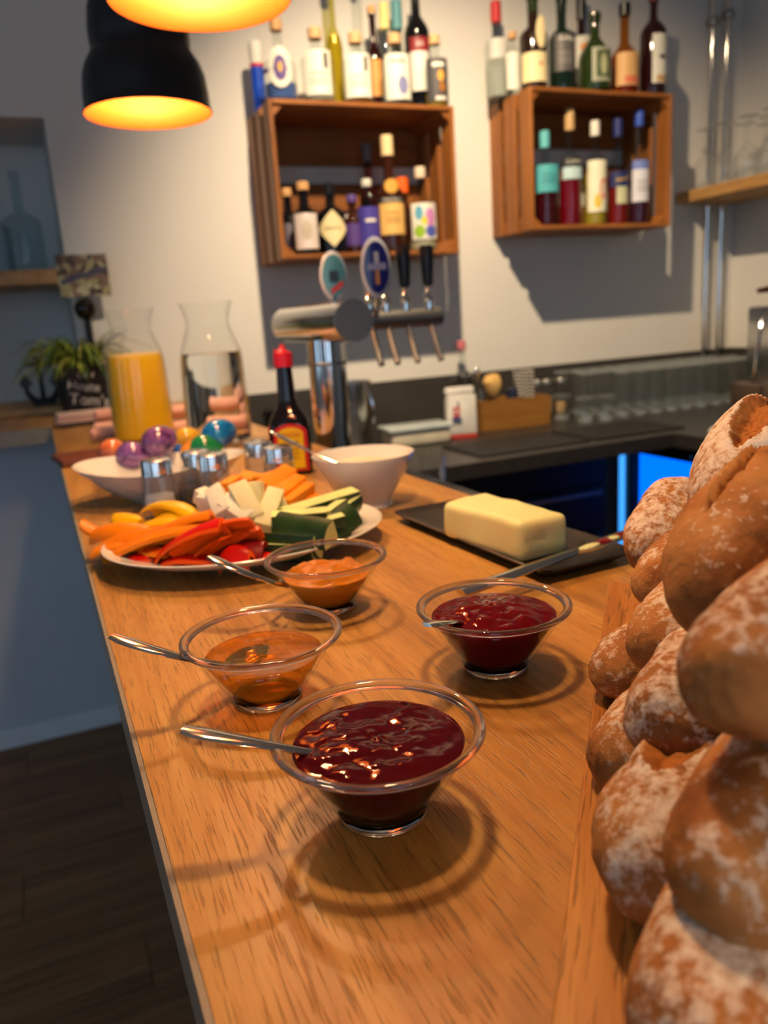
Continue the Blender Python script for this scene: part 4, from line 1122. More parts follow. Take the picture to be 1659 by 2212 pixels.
epos = {0: (.112, .985, .062), 1: (.050, 1.01, .047), 2: (.070, .965, .046), 3: (.150, 1.00, .048), 4: (.166, .962, .049), 5: (.184, .985, .064), 6: (.125, .955, .037), 7: (.105, 1.02, .035)}
for i, (lab, u, v, z, m, a) in enumerate(eggs):
    ex, ey, ez = epos[i]
    ex, ey = at(u, v, 2, TB + ez).x, at(u, v, 2, TB + ez).y
    bm = bmesh.new(); bmesh.ops.create_uvsphere(bm, u_segments=28, v_segments=18, radius=1)
    rr = .0205 if i in (0, 5) else .0185
    for v_ in bm.verts:
        x, y_, z_ = v_.co
        k = 1 - .12 * x
        v_.co = Vector((x * rr * 1.22, y_ * rr * k, z_ * rr * k))
    o = obj('egg', bm, m, None, (ex, ey, TB + ez), (0, random.uniform(-.3, .1), a))
    tag(o, lab, 'egg', 'coloured eggs in the white bowl')

# ================================================================== salt and pepper shakers
salt = colm(236, 236, 236, .8); pepper = colm(96, 84, 74, .9)
for i, (u, v, lab, fill) in enumerate([(334, 989, 'glass shaker with chrome cap standing alone in front of the egg bowl', salt), (420, 971, 'glass shaker with chrome cap half hidden behind another one, below the green egg', pepper),
                                       (456, 977, 'glass shaker with chrome cap in front, below the blue egg', salt), (556, 951, 'glass shaker with chrome cap half hidden near the sauce bottle', pepper),
                                       (598, 961, 'glass shaker with chrome cap in front of the sauce bottle', salt)]):
    q = at(u, v, 2, TB + .068)
    t = thing('salt_shaker', lab, 'shaker', (q.x, q.y, TB), group='glass shakers with chrome caps')
    bm = bmesh.new(); n_ = 40
    prof = [(0, 0), (.019, 0), (.0205, .003), (.0195, .012), (.0172, .048), (.0165, .050)]
    prof_i = [(.0150, .050), (.0155, .047), (.0172, .014), (.014, .008), (0, .007)]
    lathe(bm, prof + prof_i, n_)
    for v_ in bm.verts:
        a = math.atan2(v_.co.y, v_.co.x); r = math.hypot(v_.co.x, v_.co.y)
        if r > .0158: v_.co.x *= 1 + .045 * cos(10 * a); v_.co.y *= 1 + .045 * cos(10 * a)
    obj('glass_body', bm, thin_glass('shaker_clear', (.93, .94, .95), .62, base=.04, glow_mix=.03, pw_=3.0), t)
    obj('filling', lt([(0, .0075), (.0135, .0085), (.0165, .0145), (.0158, .026 if fill is salt else .02), (0, .028 if fill is salt else .022)], 20), fill, t)
    obj('cap', lt([(.0168, .0495), (.0178, .050), (.0172, .052), (.0174, .0535), (.0170, .055), (.0173, .063), (.0164, .0658), (.012, .0672), (0, .0678)], 28), pbr('cap_steel', (.82, .80, .77), .2, 1.0, var=.04), t)
    cp = t.children[-1]
    for k in range(6):
        a = k * PI / 3
        obj('hole', lt([(0, 0), (.0011, 0), (.0011, .0006), (0, .0006)], 8), INK, cp, (.006 * cos(a), .006 * sin(a), .0673))

# ================================================================== sauce bottle
p = at(640, 1024, 2, TB)
mg = thing('sauce_bottle', 'dark seasoning sauce bottle with red cap and red and yellow label', 'bottle', (p.x, p.y + .012, TB), rz=-.28)
bm = bmesh.new()
def sq_ring(bm, r, z, n=32, pw=5.0):
    vs = []
    for i in range(n):
        a = 2 * PI * i / n
        c, s_ = cos(a), sin(a)
        k = (abs(c) ** pw + abs(s_) ** pw) ** (-1 / pw)
        vs.append(bm.verts.new((r * k * c, r * k * s_ * .78, z)))
    return vs
rings = [sq_ring(bm, r, z, 32, pw) for r, z, pw in [(.026, 0, 5), (.028, .003, 5), (.028, .066, 5), (.0265, .074, 4.5), (.021, .084, 3), (.0145, .094, 2.4), (.0125, .104, 2), (.0105, .145, 2), (.010, .15, 2)]]
for a, b_ in zip(rings, rings[1:]):
    for i in range(32): bm.faces.new((a[i], a[(i + 1) % 32], b_[(i + 1) % 32], b_[i]))
bm.faces.new(rings[0][::-1]); bm.faces.new(rings[-1])
obj('glass_body', bm, glossy_dark(20, 11, 8), mg)
obj('cap', lt([(0, .146), (.0130, .146), (.0130, .163), (.0125, .165), (.008, .166), (.004, .170), (.0025, .176), (0, .176)], 20), colm(214, 22, 44, .35), mg)
obj('cap_flip', bxm(-.012, .002, -.003, .003, .1665, .1695, .001), colm(214, 22, 44, .35), mg)
def arch(w, z0, z1, yy, mat, name, th=.0005, parent=None):
    bm = bmesh.new()
    pts = [(-w, z0), (w, z0)] + [(w * cos(a) , z1 - w * .55 + w * .55 * sin(a)) for a in [k * PI / 10 for k in range(0, 11)]]
    lo = [bm.verts.new((x, yy, z)) for x, z in pts]; hi = [bm.verts.new((x, yy + th, z)) for x, z in pts]
    bm.faces.new(lo); bm.faces.new(hi[::-1])
    for i in range(len(pts)):
        j = (i + 1) % len(pts); bm.faces.new((lo[i], hi[i], hi[j], lo[j]))
    return obj(name, bm, mat, parent, smooth=False)
la = arch(.0225, .006, .071, -.0226, colm(206, 36, 34), 'paper_label', parent=mg)
arch(.0172, .010, .066, -.0231, colm(252, 208, 16), 'label_field', parent=la)
flat_text('MAGGI', .0088, colm(206, 36, 34), la, (0, -.0234, .056), (PI / 2, 0, 0))
flat_text('WÜRZE', .0062, colm(150, 90, 20), la, (0, -.0234, .045), (PI / 2, 0, 0))
for k in range(3):
    obj('print', bxm(-.010, .010, -.0235, -.0232, .036 - k * .006, .0378 - k * .006), colm(170, 130, 20), la, smooth=False)
bm = bmesh.new()
lb = obj('side_label', bxm(-.0286, -.0280, -.017, .017, .008, .066), colm(206, 60, 30), mg, smooth=False)
obj('label_field', bxm(-.0290, -.0287, -.012, .012, .012, .060), colm(226, 170, 20), lb, smooth=False)

# ================================================================== white dip bowl with spoon
p = at(792, 1092, 2, TB)
DBX, DBY = p.x, p.y
db = thing('dip_bowl', 'white footed ceramic bowl of creamy dip', 'bowl', (DBX, DBY, TB))
dp = [(0, 0), (.029, 0), (.030, .002), (.028, .006), (.0285, .010), (.038, .024), (.0475, .040), (.0525, .050), (.0560, .0575), (.0562, .0592), (.0545, .0592), (.050, .0495), (.0445, .040), (.034, .024), (.022, .012), (0, .009)]
obj('bowl', lt(dp, 64), WHITEC, db)
bm = bmesh.new()
lathe(bm, [(0, .0525), (.012, .0525), (.024, .0515), (.036, .0495), (.044, .046), (.0462, .044), (.0455, .0432), (.040, .036), (0, .030)], 40)
for v in bm.verts:
    if v.co.z > .0438: v.co.z += .0035 * noise.noise(v.co * 70) + .002 * noise.noise(v.co * 160) - .0012
obj('dip', bm, colm(236, 222, 190, .45), db)

def spoon(label, tip, mid, end, side=(0, 0, 1), wd=.0052, group='steel spoons in the glass bowls'):
    """tip: free end of the handle, end: where the spoon's bowl lies"""
    tip, mid, end = Vector(tip), Vector(mid), Vector(end)
    t = thing('teaspoon', label, 'spoon', tuple(end), group=group)
    pts = [q_ - end for q_ in bez(tip, mid * 1.0, end, 14)]
    rr = []
    for i in range(15):
        k = i / 14
        w_ = wd * (.45 if k > .6 else (.45 + .55 * (1 - k / .6) ** .8))
        if i == 0: w_ *= .55
        if i == 1: w_ *= .9
        rr.append((w_, .0010 + .0006 * k))
    obj('handle', tb(pts, rr, 12, side=side), CUTLERY, t)
    d_ = (end - mid).normalized()
    bm = bmesh.new(); bmesh.ops.create_uvsphere(bm, u_segments=20, v_segments=10, radius=1)
    bmesh.ops.delete(bm, geom=[v for v in bm.verts if v.co.z > .15], context='VERTS')
    for v in bm.verts: v.co = Vector((v.co.x * .0165, v.co.y * .0105, v.co.z * .005))
    bmesh.ops.solidify(bm, geom=bm.faces[:], thickness=.0008)
    obj('spoon_bowl', bm, CUTLERY, t, tuple(Vector((d_.x, d_.y, 0)).normalized() * .013 + Vector((0, 0, .001))), (0, 0, math.atan2(d_.y, d_.x)))
    return t
spoon('steel spoon leaning out of the white dip bowl', at(588, 932, 1, DBY + .10), at(660, 975, 1, DBY + .045), (DBX - .02, DBY + .01, TB + .047), group='spoons')

# ================================================================== vegetable platter
VX, VY = 0.148, 0.698
vp = thing('vegetable_platter', 'oval white platter under the raw vegetable sticks', 'plate', (VX, VY, TB), rz=.02)
pp = [(0, 0), (.062, 0), (.064, .002), (.085, .006), (.108, .0125), (.124, .0195), (.1255, .0210), (.1240, .0216), (.106, .0152), (.084, .0090), (.062, .0052), (0, .0048)]
obj('platter', lt([(r * 1.02, z) for r, z in pp], 72, sy=.84), WHITEC, vp)

def vegmat(name, c, rough=.25, var=.12, sss=.0):
    return pbr(name, srgb(*c), rough + .1, var=var, vscale=40, sss=sss, sssr=.003, spec=.3)
V_OR = vegmat('pepper_orange', (255, 130, 0)); V_YE = vegmat('pepper_yellow', (255, 184, 0)); V_RE = vegmat('pepper_red', (216, 20, 8)); V_DR = vegmat('pepper_dark_red', (128, 10, 20))
V_RO = vegmat('pepper_red_orange', (244, 88, 10)); V_CA = vegmat('carrot', (255, 140, 6), .5); V_KO = vegmat('kohlrabi', (236, 226, 176), .4, .05, .4); V_WH = vegmat('kohlrabi_white', (232, 224, 204), .4, .05, .4)
V_CU = vegmat('cucumber_flesh', (218, 226, 150), .3, .12, .4); V_CS = vegmat('cucumber_skin', (34, 60, 28), .3, .3, .1)

def frame_from(a, b_, roll=0.0):
    x = (b_ - a).normalized()
    up = Vector((0, 0, 1))
    y_ = up.cross(x).normalized(); z_ = x.cross(y_).normalized()
    y2 = y_ * cos(roll) + z_ * sin(roll); z2 = -y_ * sin(roll) + z_ * cos(roll)
    m = Matrix((x, y2, z2)).transposed().to_4x4()
    m.translation = (a + b_) / 2
    return m

def pepper(lab, a, b_, w, th, skin, flesh, arch_=.35, bend=.06, roll=0.0, grp=None):
    a, b_ = Vector(a), Vector(b_); L = (b_ - a).length
    bm = bmesh.new(); nx, ny = 14, 8
    grid = {}
    for s_ in (0, 1):
        for i in range(nx + 1):
            t_ = i / nx
            wl = w * (math.sin(PI * (0.10 + .80 * t_)) ** .45) * (1 - .18 * t_)
            for j in range(ny + 1):
                q_ = -1 + 2 * j / ny
                x = (t_ - .5) * L
                y_ = q_ * wl * .5
                z_ = -arch_ * w * q_ * q_ * .5 - bend * L * (2 * t_ - 1) ** 2 + .0008 * noise.noise(Vector((x * 90, y_ * 90, w * 1000)))
                if s_ == 0: z_ -= th * (1 - .35 * abs(q_))
                grid[s_, i, j] = bm.verts.new((x, y_, z_))
    for s_ in (0, 1):
        for i in range(nx):
            for j in range(ny):
                f = (grid[s_, i, j], grid[s_, i + 1, j], grid[s_, i + 1, j + 1], grid[s_, i, j + 1])
                fc = bm.faces.new(f if s_ else f[::-1]); fc.material_index = 0 if s_ else 1
    def rim(lst):
        for (i, j), (k, l) in zip(lst, lst[1:]):
            fc = bm.faces.new((grid[0, i, j], grid[0, k, l], grid[1, k, l], grid[1, i, j])); fc.material_index = 1
    rim([(i, 0) for i in range(nx + 1)]); rim([(nx, j) for j in range(ny + 1)])
    rim([(i, ny) for i in range(nx, -1, -1)]); rim([(0, j) for j in range(ny, -1, -1)])
    me = mesh_of(bm, True, .7); me.materials.append(skin); me.materials.append(flesh)
    o = bpy.data.objects.new('pepper_strip', me); C.objects.link(o)
    o.matrix_world = frame_from(a, b_, roll)
    return tag(o, lab, 'pepper strip', grp)

def stick(name, lab, cat, a, b_, w, h, mat, roll=0.0, grp=None, taper=1.0):
    a, b_ = Vector(a), Vector(b_); L = (b_ - a).length
    bm = bxm(-L / 2, L / 2, -w / 2, w / 2, -h / 2, h / 2, .0012, 2)
    for v in bm.verts:
        k = 1 + (taper - 1) * (v.co.x / L + .5)
        v.co.y *= k; v.co.z *= k
        v.co += noise.noise_vector(v.co * 60 + a * 50) * .0009
    o = obj(name, bm, mat)
    o.matrix_world = frame_from(a, b_, roll)
    return tag(o, lab, cat, grp)

def cucumber(lab, a, b_, r, roll=0.0, grp=None, part=.5 * PI):
    """wedge-shaped stick: curved dark skin on one side, pale flesh on the cut sides"""
    a, b_ = Vector(a), Vector(b_); L = (b_ - a).length
    t = bpy.data.objects.new('cucumber_stick', None); t.empty_display_size = .01; C.objects.link(t)
    t.matrix_world = frame_from(a, b_, roll)
    tag(t, lab, 'cucumber stick', grp)
    n_ = 8
    pts = [(r * sin(-part / 2 + part * k / n_), r * cos(-part / 2 + part * k / n_) - r * .55) for k in range(n_ + 1)]
    def sweep(poly, closed=True):
        bm = bmesh.new(); rows = []
        for i in range(9):
            x = -L / 2 + L * i / 8
            rows.append([bm.verts.new((x, y_ + .0003 * noise.noise(Vector((x * 200, y_ * 100, 1))), z_)) for y_, z_ in poly])
        m_ = len(poly)
        for p_, q_ in zip(rows, rows[1:]):
            for k in range(m_ if closed else m_ - 1):
                bm.faces.new((p_[k], p_[(k + 1) % m_], q_[(k + 1) % m_], q_[k]))
        bm.faces.new(rows[0][::-1]); bm.faces.new(rows[-1])
        return bm
    obj('flesh', sweep(pts + [(r * .12, -r * .42), (-r * .12, -r * .42)]), V_CU, t, angle=.5)
    outer = [(y_ * 1.03, z_ + (.0006)) for y_, z_ in pts]
    obj('skin', sweep(outer + [(y_ * 1.002, z_ + .0001) for y_, z_ in pts[::-1]]), V_CS, t, angle=.5)
    return t

def Z(u, v, h): return at(u, v, 2, TB + h)
GP = 'pepper strips on the platter'
o_lab = 'orange pepper strip fanned out at the left of the vegetable platter'
y_lab = 'yellow pepper strip at the back left of the vegetable platter'
r_lab = 'red pepper strip at the front of the vegetable platter'
for (u1, v1, h1, u2, v2, h2, w, skin, flesh, arch_, bend, roll, lab) in [
    (330, 1078, .040, 430, 1086, .042, .022, V_YE, V_YE, .5, .10, -.5, y_lab),
    (335, 1100, .034, 445, 1092, .040, .020, V_YE, V_YE, .6, .14, -.3, y_lab),
    (300, 1122, .028, 410, 1112, .034, .018, V_YE, V_YE, .5, .10, -.2, y_lab),
    (246, 1108, .030, 300, 1120, .026, .016, V_YE, V_YE, .4, .02, .3, y_lab),
    (178, 1140, .026, 300, 1150, .018, .018, V_OR, V_OR, .5, -.16, -.3, o_lab),
    (200, 1128, .034, 345, 1130, .030, .020, V_OR, V_OR, .7, .10, -.1, o_lab),
    (222, 1152, .026, 400, 1128, .034, .022, V_OR, V_OR, .7, .08, -.2, o_lab),
    (212, 1172, .018, 350, 1160, .022, .024, V_OR, V_OR, .6, .06, -.5, o_lab),
    (245, 1175, .022, 430, 1115, .042, .022, V_OR, V_OR, .5, .06, -.3, o_lab),
    (258, 1195, .015, 452, 1090, .050, .020, V_OR, V_OR, .5, .05, -.5, o_lab),
    (275, 1210, .012, 348, 1200, .014, .016, V_RE, V_RO, .5, .05, -.2, r_lab),
    (345, 1198, .018, 478, 1108, .050, .022, V_RE, V_RO, .7, .05, -.5, r_lab),
    (338, 1190, .016, 400, 1160, .030, .022, V_DR, V_RE, .8, .05, .3, r_lab),
    (378, 1205, .018, 545, 1116, .044, .020, V_RE, V_RO, .3, .05, -1.1, r_lab),
    (425, 1208, .016, 560, 1132, .036, .018, V_RE, V_RO, .4, .04, -.9, r_lab),
    (455, 1192, .018, 572, 1156, .028, .026, V_DR, V_DR, .7, .08, -.3, r_lab),
    (473, 1196, .022, 535, 1170, .028, .018, V_RE, V_RO, 1.0, .22, -.1, r_lab),
    (505, 1212, .014, 585, 1200, .014, .014, V_RE, V_RO, .5, .05, -.4, r_lab),
    (360, 1212, .013, 470, 1208, .012, .020, V_RE, V_RO, .5, .05, -.5, r_lab),
    (300, 1195, .012, 380, 1180, .020, .018, V_RO, V_OR, .5, .05, -.4, o_lab),
]:
    v1 -= 13 * (v1 > 1188); v2 -= 12 * (v2 > 1190); h1, h2 = max(h1, .015), max(h2, .015)
    pepper(lab, Z(u1, v1, h1 + .003), Z(u2, v2, h2 + .004), w * 1.45, .0055, skin, flesh, arch_, bend, roll, GP)
k_lab = 'pale kohlrabi stick in the middle of the vegetable platter'
for (u1, v1, h1, u2, v2, h2, w, h, m, roll) in [
    (436, 1080, .045, 512, 1092, .043, .014, .012, V_WH, .2), (462, 1058, .055, 485, 1112, .040, .013, .010, V_WH, .5), (512, 1048, .060, 552, 1122, .034, .014, .010, V_KO, .4),
    (548, 1042, .060, 556, 1120, .030, .013, .012, V_KO, .3), (596, 1062, .050, 566, 1142, .026, .013, .012, V_KO, -.4), (606, 1088, .036, 586, 1118, .030, .012, .010, V_KO, .2),
    (430, 1066, .050, 470, 1098, .040, .011, .011, V_WH, .1), (484, 1086, .046, 540, 1124, .034, .014, .012, V_WH, .4), (530, 1100, .030, 570, 1150, .022, .016, .014, V_KO, 0)]:
    stick('kohlrabi_stick', k_lab, 'kohlrabi stick', Z(u1, v1, h1 + .002), Z(u2, v2, h2), w * 1.25, h * 1.25, m, roll, 'kohlrabi sticks on the platter')
c_lab = 'orange carrot stick at the back of the vegetable platter'
for (u1, v1, h1, u2, v2, h2, w, h, roll) in [
    (520, 1034, .046, 610, 1052, .036, .013, .012, .3), (568, 1058, .046, 626, 1020, .050, .015, .012, .4), (594, 1076, .040, 648, 1036, .046, .014, .011, .3), (612, 1090, .034, 668, 1052, .040, .013, .011, .2),
    (612, 1092, .028, 690, 1080, .028, .012, .012, .1), (486, 1056, .044, 512, 1036, .046, .012, .010, 0), (556, 1044, .044, 604, 1026, .046, .012, .012, -.2), (600, 1098, .022, 670, 1092, .024, .014, .014, 0)]:
    stick('carrot_stick', c_lab, 'carrot stick', Z(u1, v1, h1 + .002), Z(u2, v2, h2 + .002), w * 1.2, h * 1.2, V_CA, roll, 'carrot sticks on the platter', .85)
u_lab = 'cucumber stick with dark green skin at the right of the vegetable platter'
for (u1, v1, h1, u2, v2, h2, r, roll) in [
    (610, 1112, .034, 762, 1066, .036, .013, 2.6), (588, 1122, .034, 706, 1112, .034, .014, 2.5), (602, 1138, .030, 716, 1158, .028, .015, 1.1),
    (566, 1188, .014, 682, 1192, .014, .014, 2.2), (575, 1168, .020, 690, 1178, .020, .014, 2.0), (706, 1132, .028, 742, 1122, .030, .013, 2.4),
    (712, 1150, .020, 762, 1110, .030, .014, 1.0), (700, 1118, .030, 735, 1092, .034, .012, 2.2), (735, 1112, .028, 768, 1088, .030, .012, 2.0), (640, 1175, .014, 748, 1140, .018, .015, 2.1)]:
    cucumber(u_lab, Z(u1, v1, h1 + .002), Z(u2, v2, h2 + .002), r * 1.22, roll, 'cucumber sticks on the platter')

ORD = ['first', 'second', 'third', 'fourth', 'fifth', 'sixth', 'seventh', 'eighth', 'ninth', 'tenth', 'eleventh', 'twelfth']
def count_off(name, lab, text):
    """look-alikes on the platter: tell them apart by their order from the left"""
    os_ = [o for o in C.objects if o.name.split('.')[0] == name and o.get('label') == lab]
    def uu(o):
        d_ = o.matrix_world.translation - CAMP
        return d_.dot(RIGHT) / d_.dot(FWD)
    for i, o in enumerate(sorted(os_, key=uu)): o['label'] = text % ORD[i]
count_off('pepper_strip', o_lab, 'orange pepper strip on the vegetable platter, %s of the orange ones from the left')
count_off('pepper_strip', y_lab, 'yellow pepper strip on the platter, %s of the yellow ones from the left')
count_off('pepper_strip', r_lab, 'red pepper strip on the vegetable platter, %s of the red ones from the left')
count_off('kohlrabi_stick', k_lab, 'pale kohlrabi stick on the vegetable platter, %s kohlrabi from the left')
count_off('carrot_stick', c_lab, 'orange carrot stick at the back of the platter, %s carrot from the left')
count_off('cucumber_stick', u_lab, 'green-skinned cucumber stick on the vegetable platter, %s cucumber from the left')

# ================================================================== butter on a black plate, knife
c0 = Vector((.317, .468)); ePx = Vector((.0889, .0066)); ePy = Vector((-.0150, .2470))
pc = c0 + ePx / 2 + ePy / 2
bp = thing('butter_plate', 'rectangular black stoneware plate under the butter', 'plate', (pc.x + .001, pc.y, TB), rz=math.atan2(ePy.y, ePy.x) - PI / 2)
bm = bmesh.new()
def rr_ring(w, l, z, rc, n=6):
    vs = []
    for cx, cy, a0 in ((w - rc, l - rc, 0), (-w + rc, l - rc, PI / 2), (-w + rc, -l + rc, PI), (w - rc, -l + rc, 1.5 * PI)):
        for k in range(n + 1):
            a = a0 + k * PI / 2 / n
            vs.append(bm.verts.new((cx + rc * cos(a), cy + rc * sin(a), z)))
    return vs
hw, hl = .047, .1245
rs = [rr_ring(hw - .012, hl - .014, 0, .008), rr_ring(hw - .010, hl - .012, .0015, .008), rr_ring(hw - .002, hl - .002, .0075, .010), rr_ring(hw, hl, .0098, .010), rr_ring(hw - .0012, hl - .0012, .0105, .010),
      rr_ring(hw - .004, hl - .004, .0092, .009), rr_ring(hw - .009, hl - .010, .0070, .008), rr_ring(hw - .012, hl - .014, .0065, .008)]
for a, b_ in zip(rs, rs[1:]):
    n_ = len(a)
    for i in range(n_): bm.faces.new((a[i], a[(i + 1) % n_], b_[(i + 1) % n_], b_[i]))
bm.faces.new(rs[0][::-1]); bm.faces.new(rs[-1])
obj('plate', bm, SLATE, bp)
zB = TB + .0068
F_, L_, R_ = at(1116, 1215, 2, zB), at(951, 1156, 2, zB), at(1238, 1196, 2, zB)
ey_ = (L_ - F_); ex_ = (R_ - F_)
bl, bw_ = ey_.length, ex_.length
bh_ = .0335
bc = F_ + ey_ / 2 + ex_ / 2
bm = bmesh.new()
bmesh.ops.create_cube(bm, size=1)
for v in bm.verts: v.co = Vector((v.co.x * bw_, v.co.y * bl, (v.co.z + .5) * bh_))
bmesh.ops.bevel(bm, geom=bm.edges[:], offset=.0055, segments=5, affect='EDGES', profile=0.5)
bmesh.ops.subdivide_edges(bm, edges=[e_ for e_ in bm.edges if e_.calc_length() > .015], cuts=8, use_grid_fill=True)
for v in bm.verts:
    n_ = noise.noise(v.co * 55) * .0012 + noise.noise(v.co * 140) * .0005
    v.co += v.co.normalized() * n_
    kz = max(0, min(1, v.co.z / bh_))
    v.co.z += kz * (.0022 * noise.noise(Vector((v.co.x * 22, v.co.y * 22, 2.0))) - .009 * max(0, v.co.y / bl) * max(0, -v.co.x / bw_))
bt_ = obj('butter_block', bm, BUTTER, None, (bc.x, bc.y, zB), (0, 0, math.atan2(ey_.y, ey_.x) - PI / 2), angle=1.2)
tag(bt_, 'large block of pale yellow butter on the black plate', 'butter')
kA, kB = at(1020, 1272, 2, TB + .013), at(1368, 1146, 2, TB + .020)
kd = (kB - kA); kl = kd.length
kn = thing('butter_knife', 'steel table knife smeared with jam lying across the butter plate', 'knife', tuple(kA))
m4 = frame_from(kA, kB); kn.rotation_euler = m4.to_euler()
bs = kl * .60
obj('handle', tb([(-.01, 0, 0), (0, 0, 0), (bs * .5, 0, 0), (bs * .92, 0, 0), (bs, 0, 0)], [(.0050, .0022), (.0070, .0032), (.0062, .0030), (.0048, .0026), (.0040, .0018)], 16, side=(0, 0, 1)), CUTLERY, kn)
bm = bmesh.new()
outl = [(bs, -.004), (bs + .01, -.008), (kl * .9, -.0085), (kl + .01, -.006), (kl + .018, 0.0), (kl + .01, .005), (kl * .9, .0062), (bs + .01, .0052), (bs, .004)]
lo = [bm.verts.new((x, y_, -.0006)) for x, y_ in outl]; hi = [bm.verts.new((x, y_, .0006)) for x, y_ in outl]
bm.faces.new(lo[::-1]); bm.faces.new(hi)
for i in range(len(outl)): bm.faces.new((lo[i], lo[(i + 1) % len(outl)], hi[(i + 1) % len(outl)], hi[i]))
obj('blade', bm, CUTLERY, kn, smooth=False)
def smear(x0, x1, y0, y1, mat, seed):
    bm = bmesh.new(); bmesh.ops.create_uvsphere(bm, u_segments=20, v_segments=10, radius=1)
    for v in bm.verts:
        k = 1 + .35 * noise.noise(v.co * 2.2 + Vector((seed, 0, 0)))
        v.co = Vector(((x0 + x1) / 2 + v.co.x * k * (x1 - x0) / 2, (y0 + y1) / 2 + v.co.y * k * (y1 - y0) / 2, .0008 + v.co.z * .0009 * k))
    return obj('smear', bm, mat, kn)
JAMS = pbr('jam_smear', srgb(116, 10, 18), .1)
smear(bs + .005, bs + .026, -.005, .003, BUTTER, 1); smear(bs + .024, bs + .040, -.006, .004, JAMS, 2); smear(bs + .046, bs + .066, -.005, .004, JAMS, 5); smear(bs + .036, bs + .050, -.004, .002, BUTTER, 9)

# ================================================================== glass bowls with jam and honey
BR, BH, BB = .0440, .0385, .0175
outer = [(0, .0004), (.012, 0), (BB, 0), (BB + .0012, .0012), (.0225, .0085), (.0290, .0180), (.0345, .0270), (.0385, .0335), (.0408, .0352), (.0428, .0362), (BR, .0375), (.0439, .0386), (.0430, .0392), (.0414, .0392), (.0402, .0385), (.0388, .0366)]
inner = [(.0365, .0335), (.0322, .0265), (.0268, .0176), (.0205, .0085), (.0165, .0048), (.010, .0042), (0, .0042)]
THINB = thin_glass('bowl_wall_glass', (0.965, 0.975, 0.97), 0.6, 0.01, base=.012, pw_=7.5)
wall_prof = [(.0180, .0035), (.0225, .0085), (.0290, .0180), (.0345, .0270), (.0385, .0335), (.0400, .0352)] + [(.0388, .0362)] + inner
bowl_me = mesh_of(lt(wall_prof, 96), True, .9); bowl_me.materials.append(THINB)
rim_prof = [(.0392, .0358), (.0410, .0355), (.0428, .0362), (.0440, .0375), (.0439, .0388), (.0430, .0394), (.0414, .0393), (.0400, .0385), (.0390, .0370), (.0392, .0358)]
RIMG, nt, b = newmat('rim_glass')
b.inputs['Transmission Weight'].default_value = 1; b.inputs['Roughness'].default_value = 0; b.inputs['IOR'].default_value = 1.5
tr_ = N(nt, 'ShaderNodeBsdfTransparent'); mx_ = N(nt, 'ShaderNodeMixShader'); mx_.inputs[0].default_value = .18
nt.links.new(b.outputs[0], mx_.inputs[1]); nt.links.new(tr_.outputs[0], mx_.inputs[2]); nt.links.new(mx_.outputs[0], nt.nodes['Material Output'].inputs[0])
rim_me = mesh_of(lt(rim_prof, 96), True, 1.2); rim_me.materials.append(RIMG)
foot_me = mesh_of(lt([(0, .0003), (.010, .0), (BB, 0), (BB + .0012, .0010), (.0190, .0032), (.0178, .0036), (0, .0034)], 64), True, .9); foot_me.materials.append(BOWLG)

def jam_mat(name, col, dens_col, trans, rough=.06, bscale=120, bstr=.35, sss=0.0, rad3=(1, .06, .03)):
    m, nt, b = newmat(name)
    if sss:
        b.inputs['Subsurface Weight'].default_value = 1.0
        b.inputs['Subsurface Radius'].default_value = rad3
        b.inputs['Subsurface Scale'].default_value = sss
    b.inputs['Base Color'].default_value = (*col, 1)
    b.inputs['Roughness'].default_value = rough
    b.inputs['Transmission Weight'].default_value = trans
    b.inputs['IOR'].default_value = 1.42
    b.inputs['Specular IOR Level'].default_value = .3
    v = coords(nt)
    n_ = tex_noise(nt, v, bscale, 5, .6, .6)
    bump(nt, n_.outputs['Fac'], bstr, .004, b)
    if dens_col:
        va = N(nt, 'ShaderNodeVolumeAbsorption'); va.inputs[0].default_value = (*dens_col[:3], 1); va.inputs[1].default_value = dens_col[3]
        nt.links.new(va.outputs[0], nt.nodes['Material Output'].inputs['Volume'])
    return m

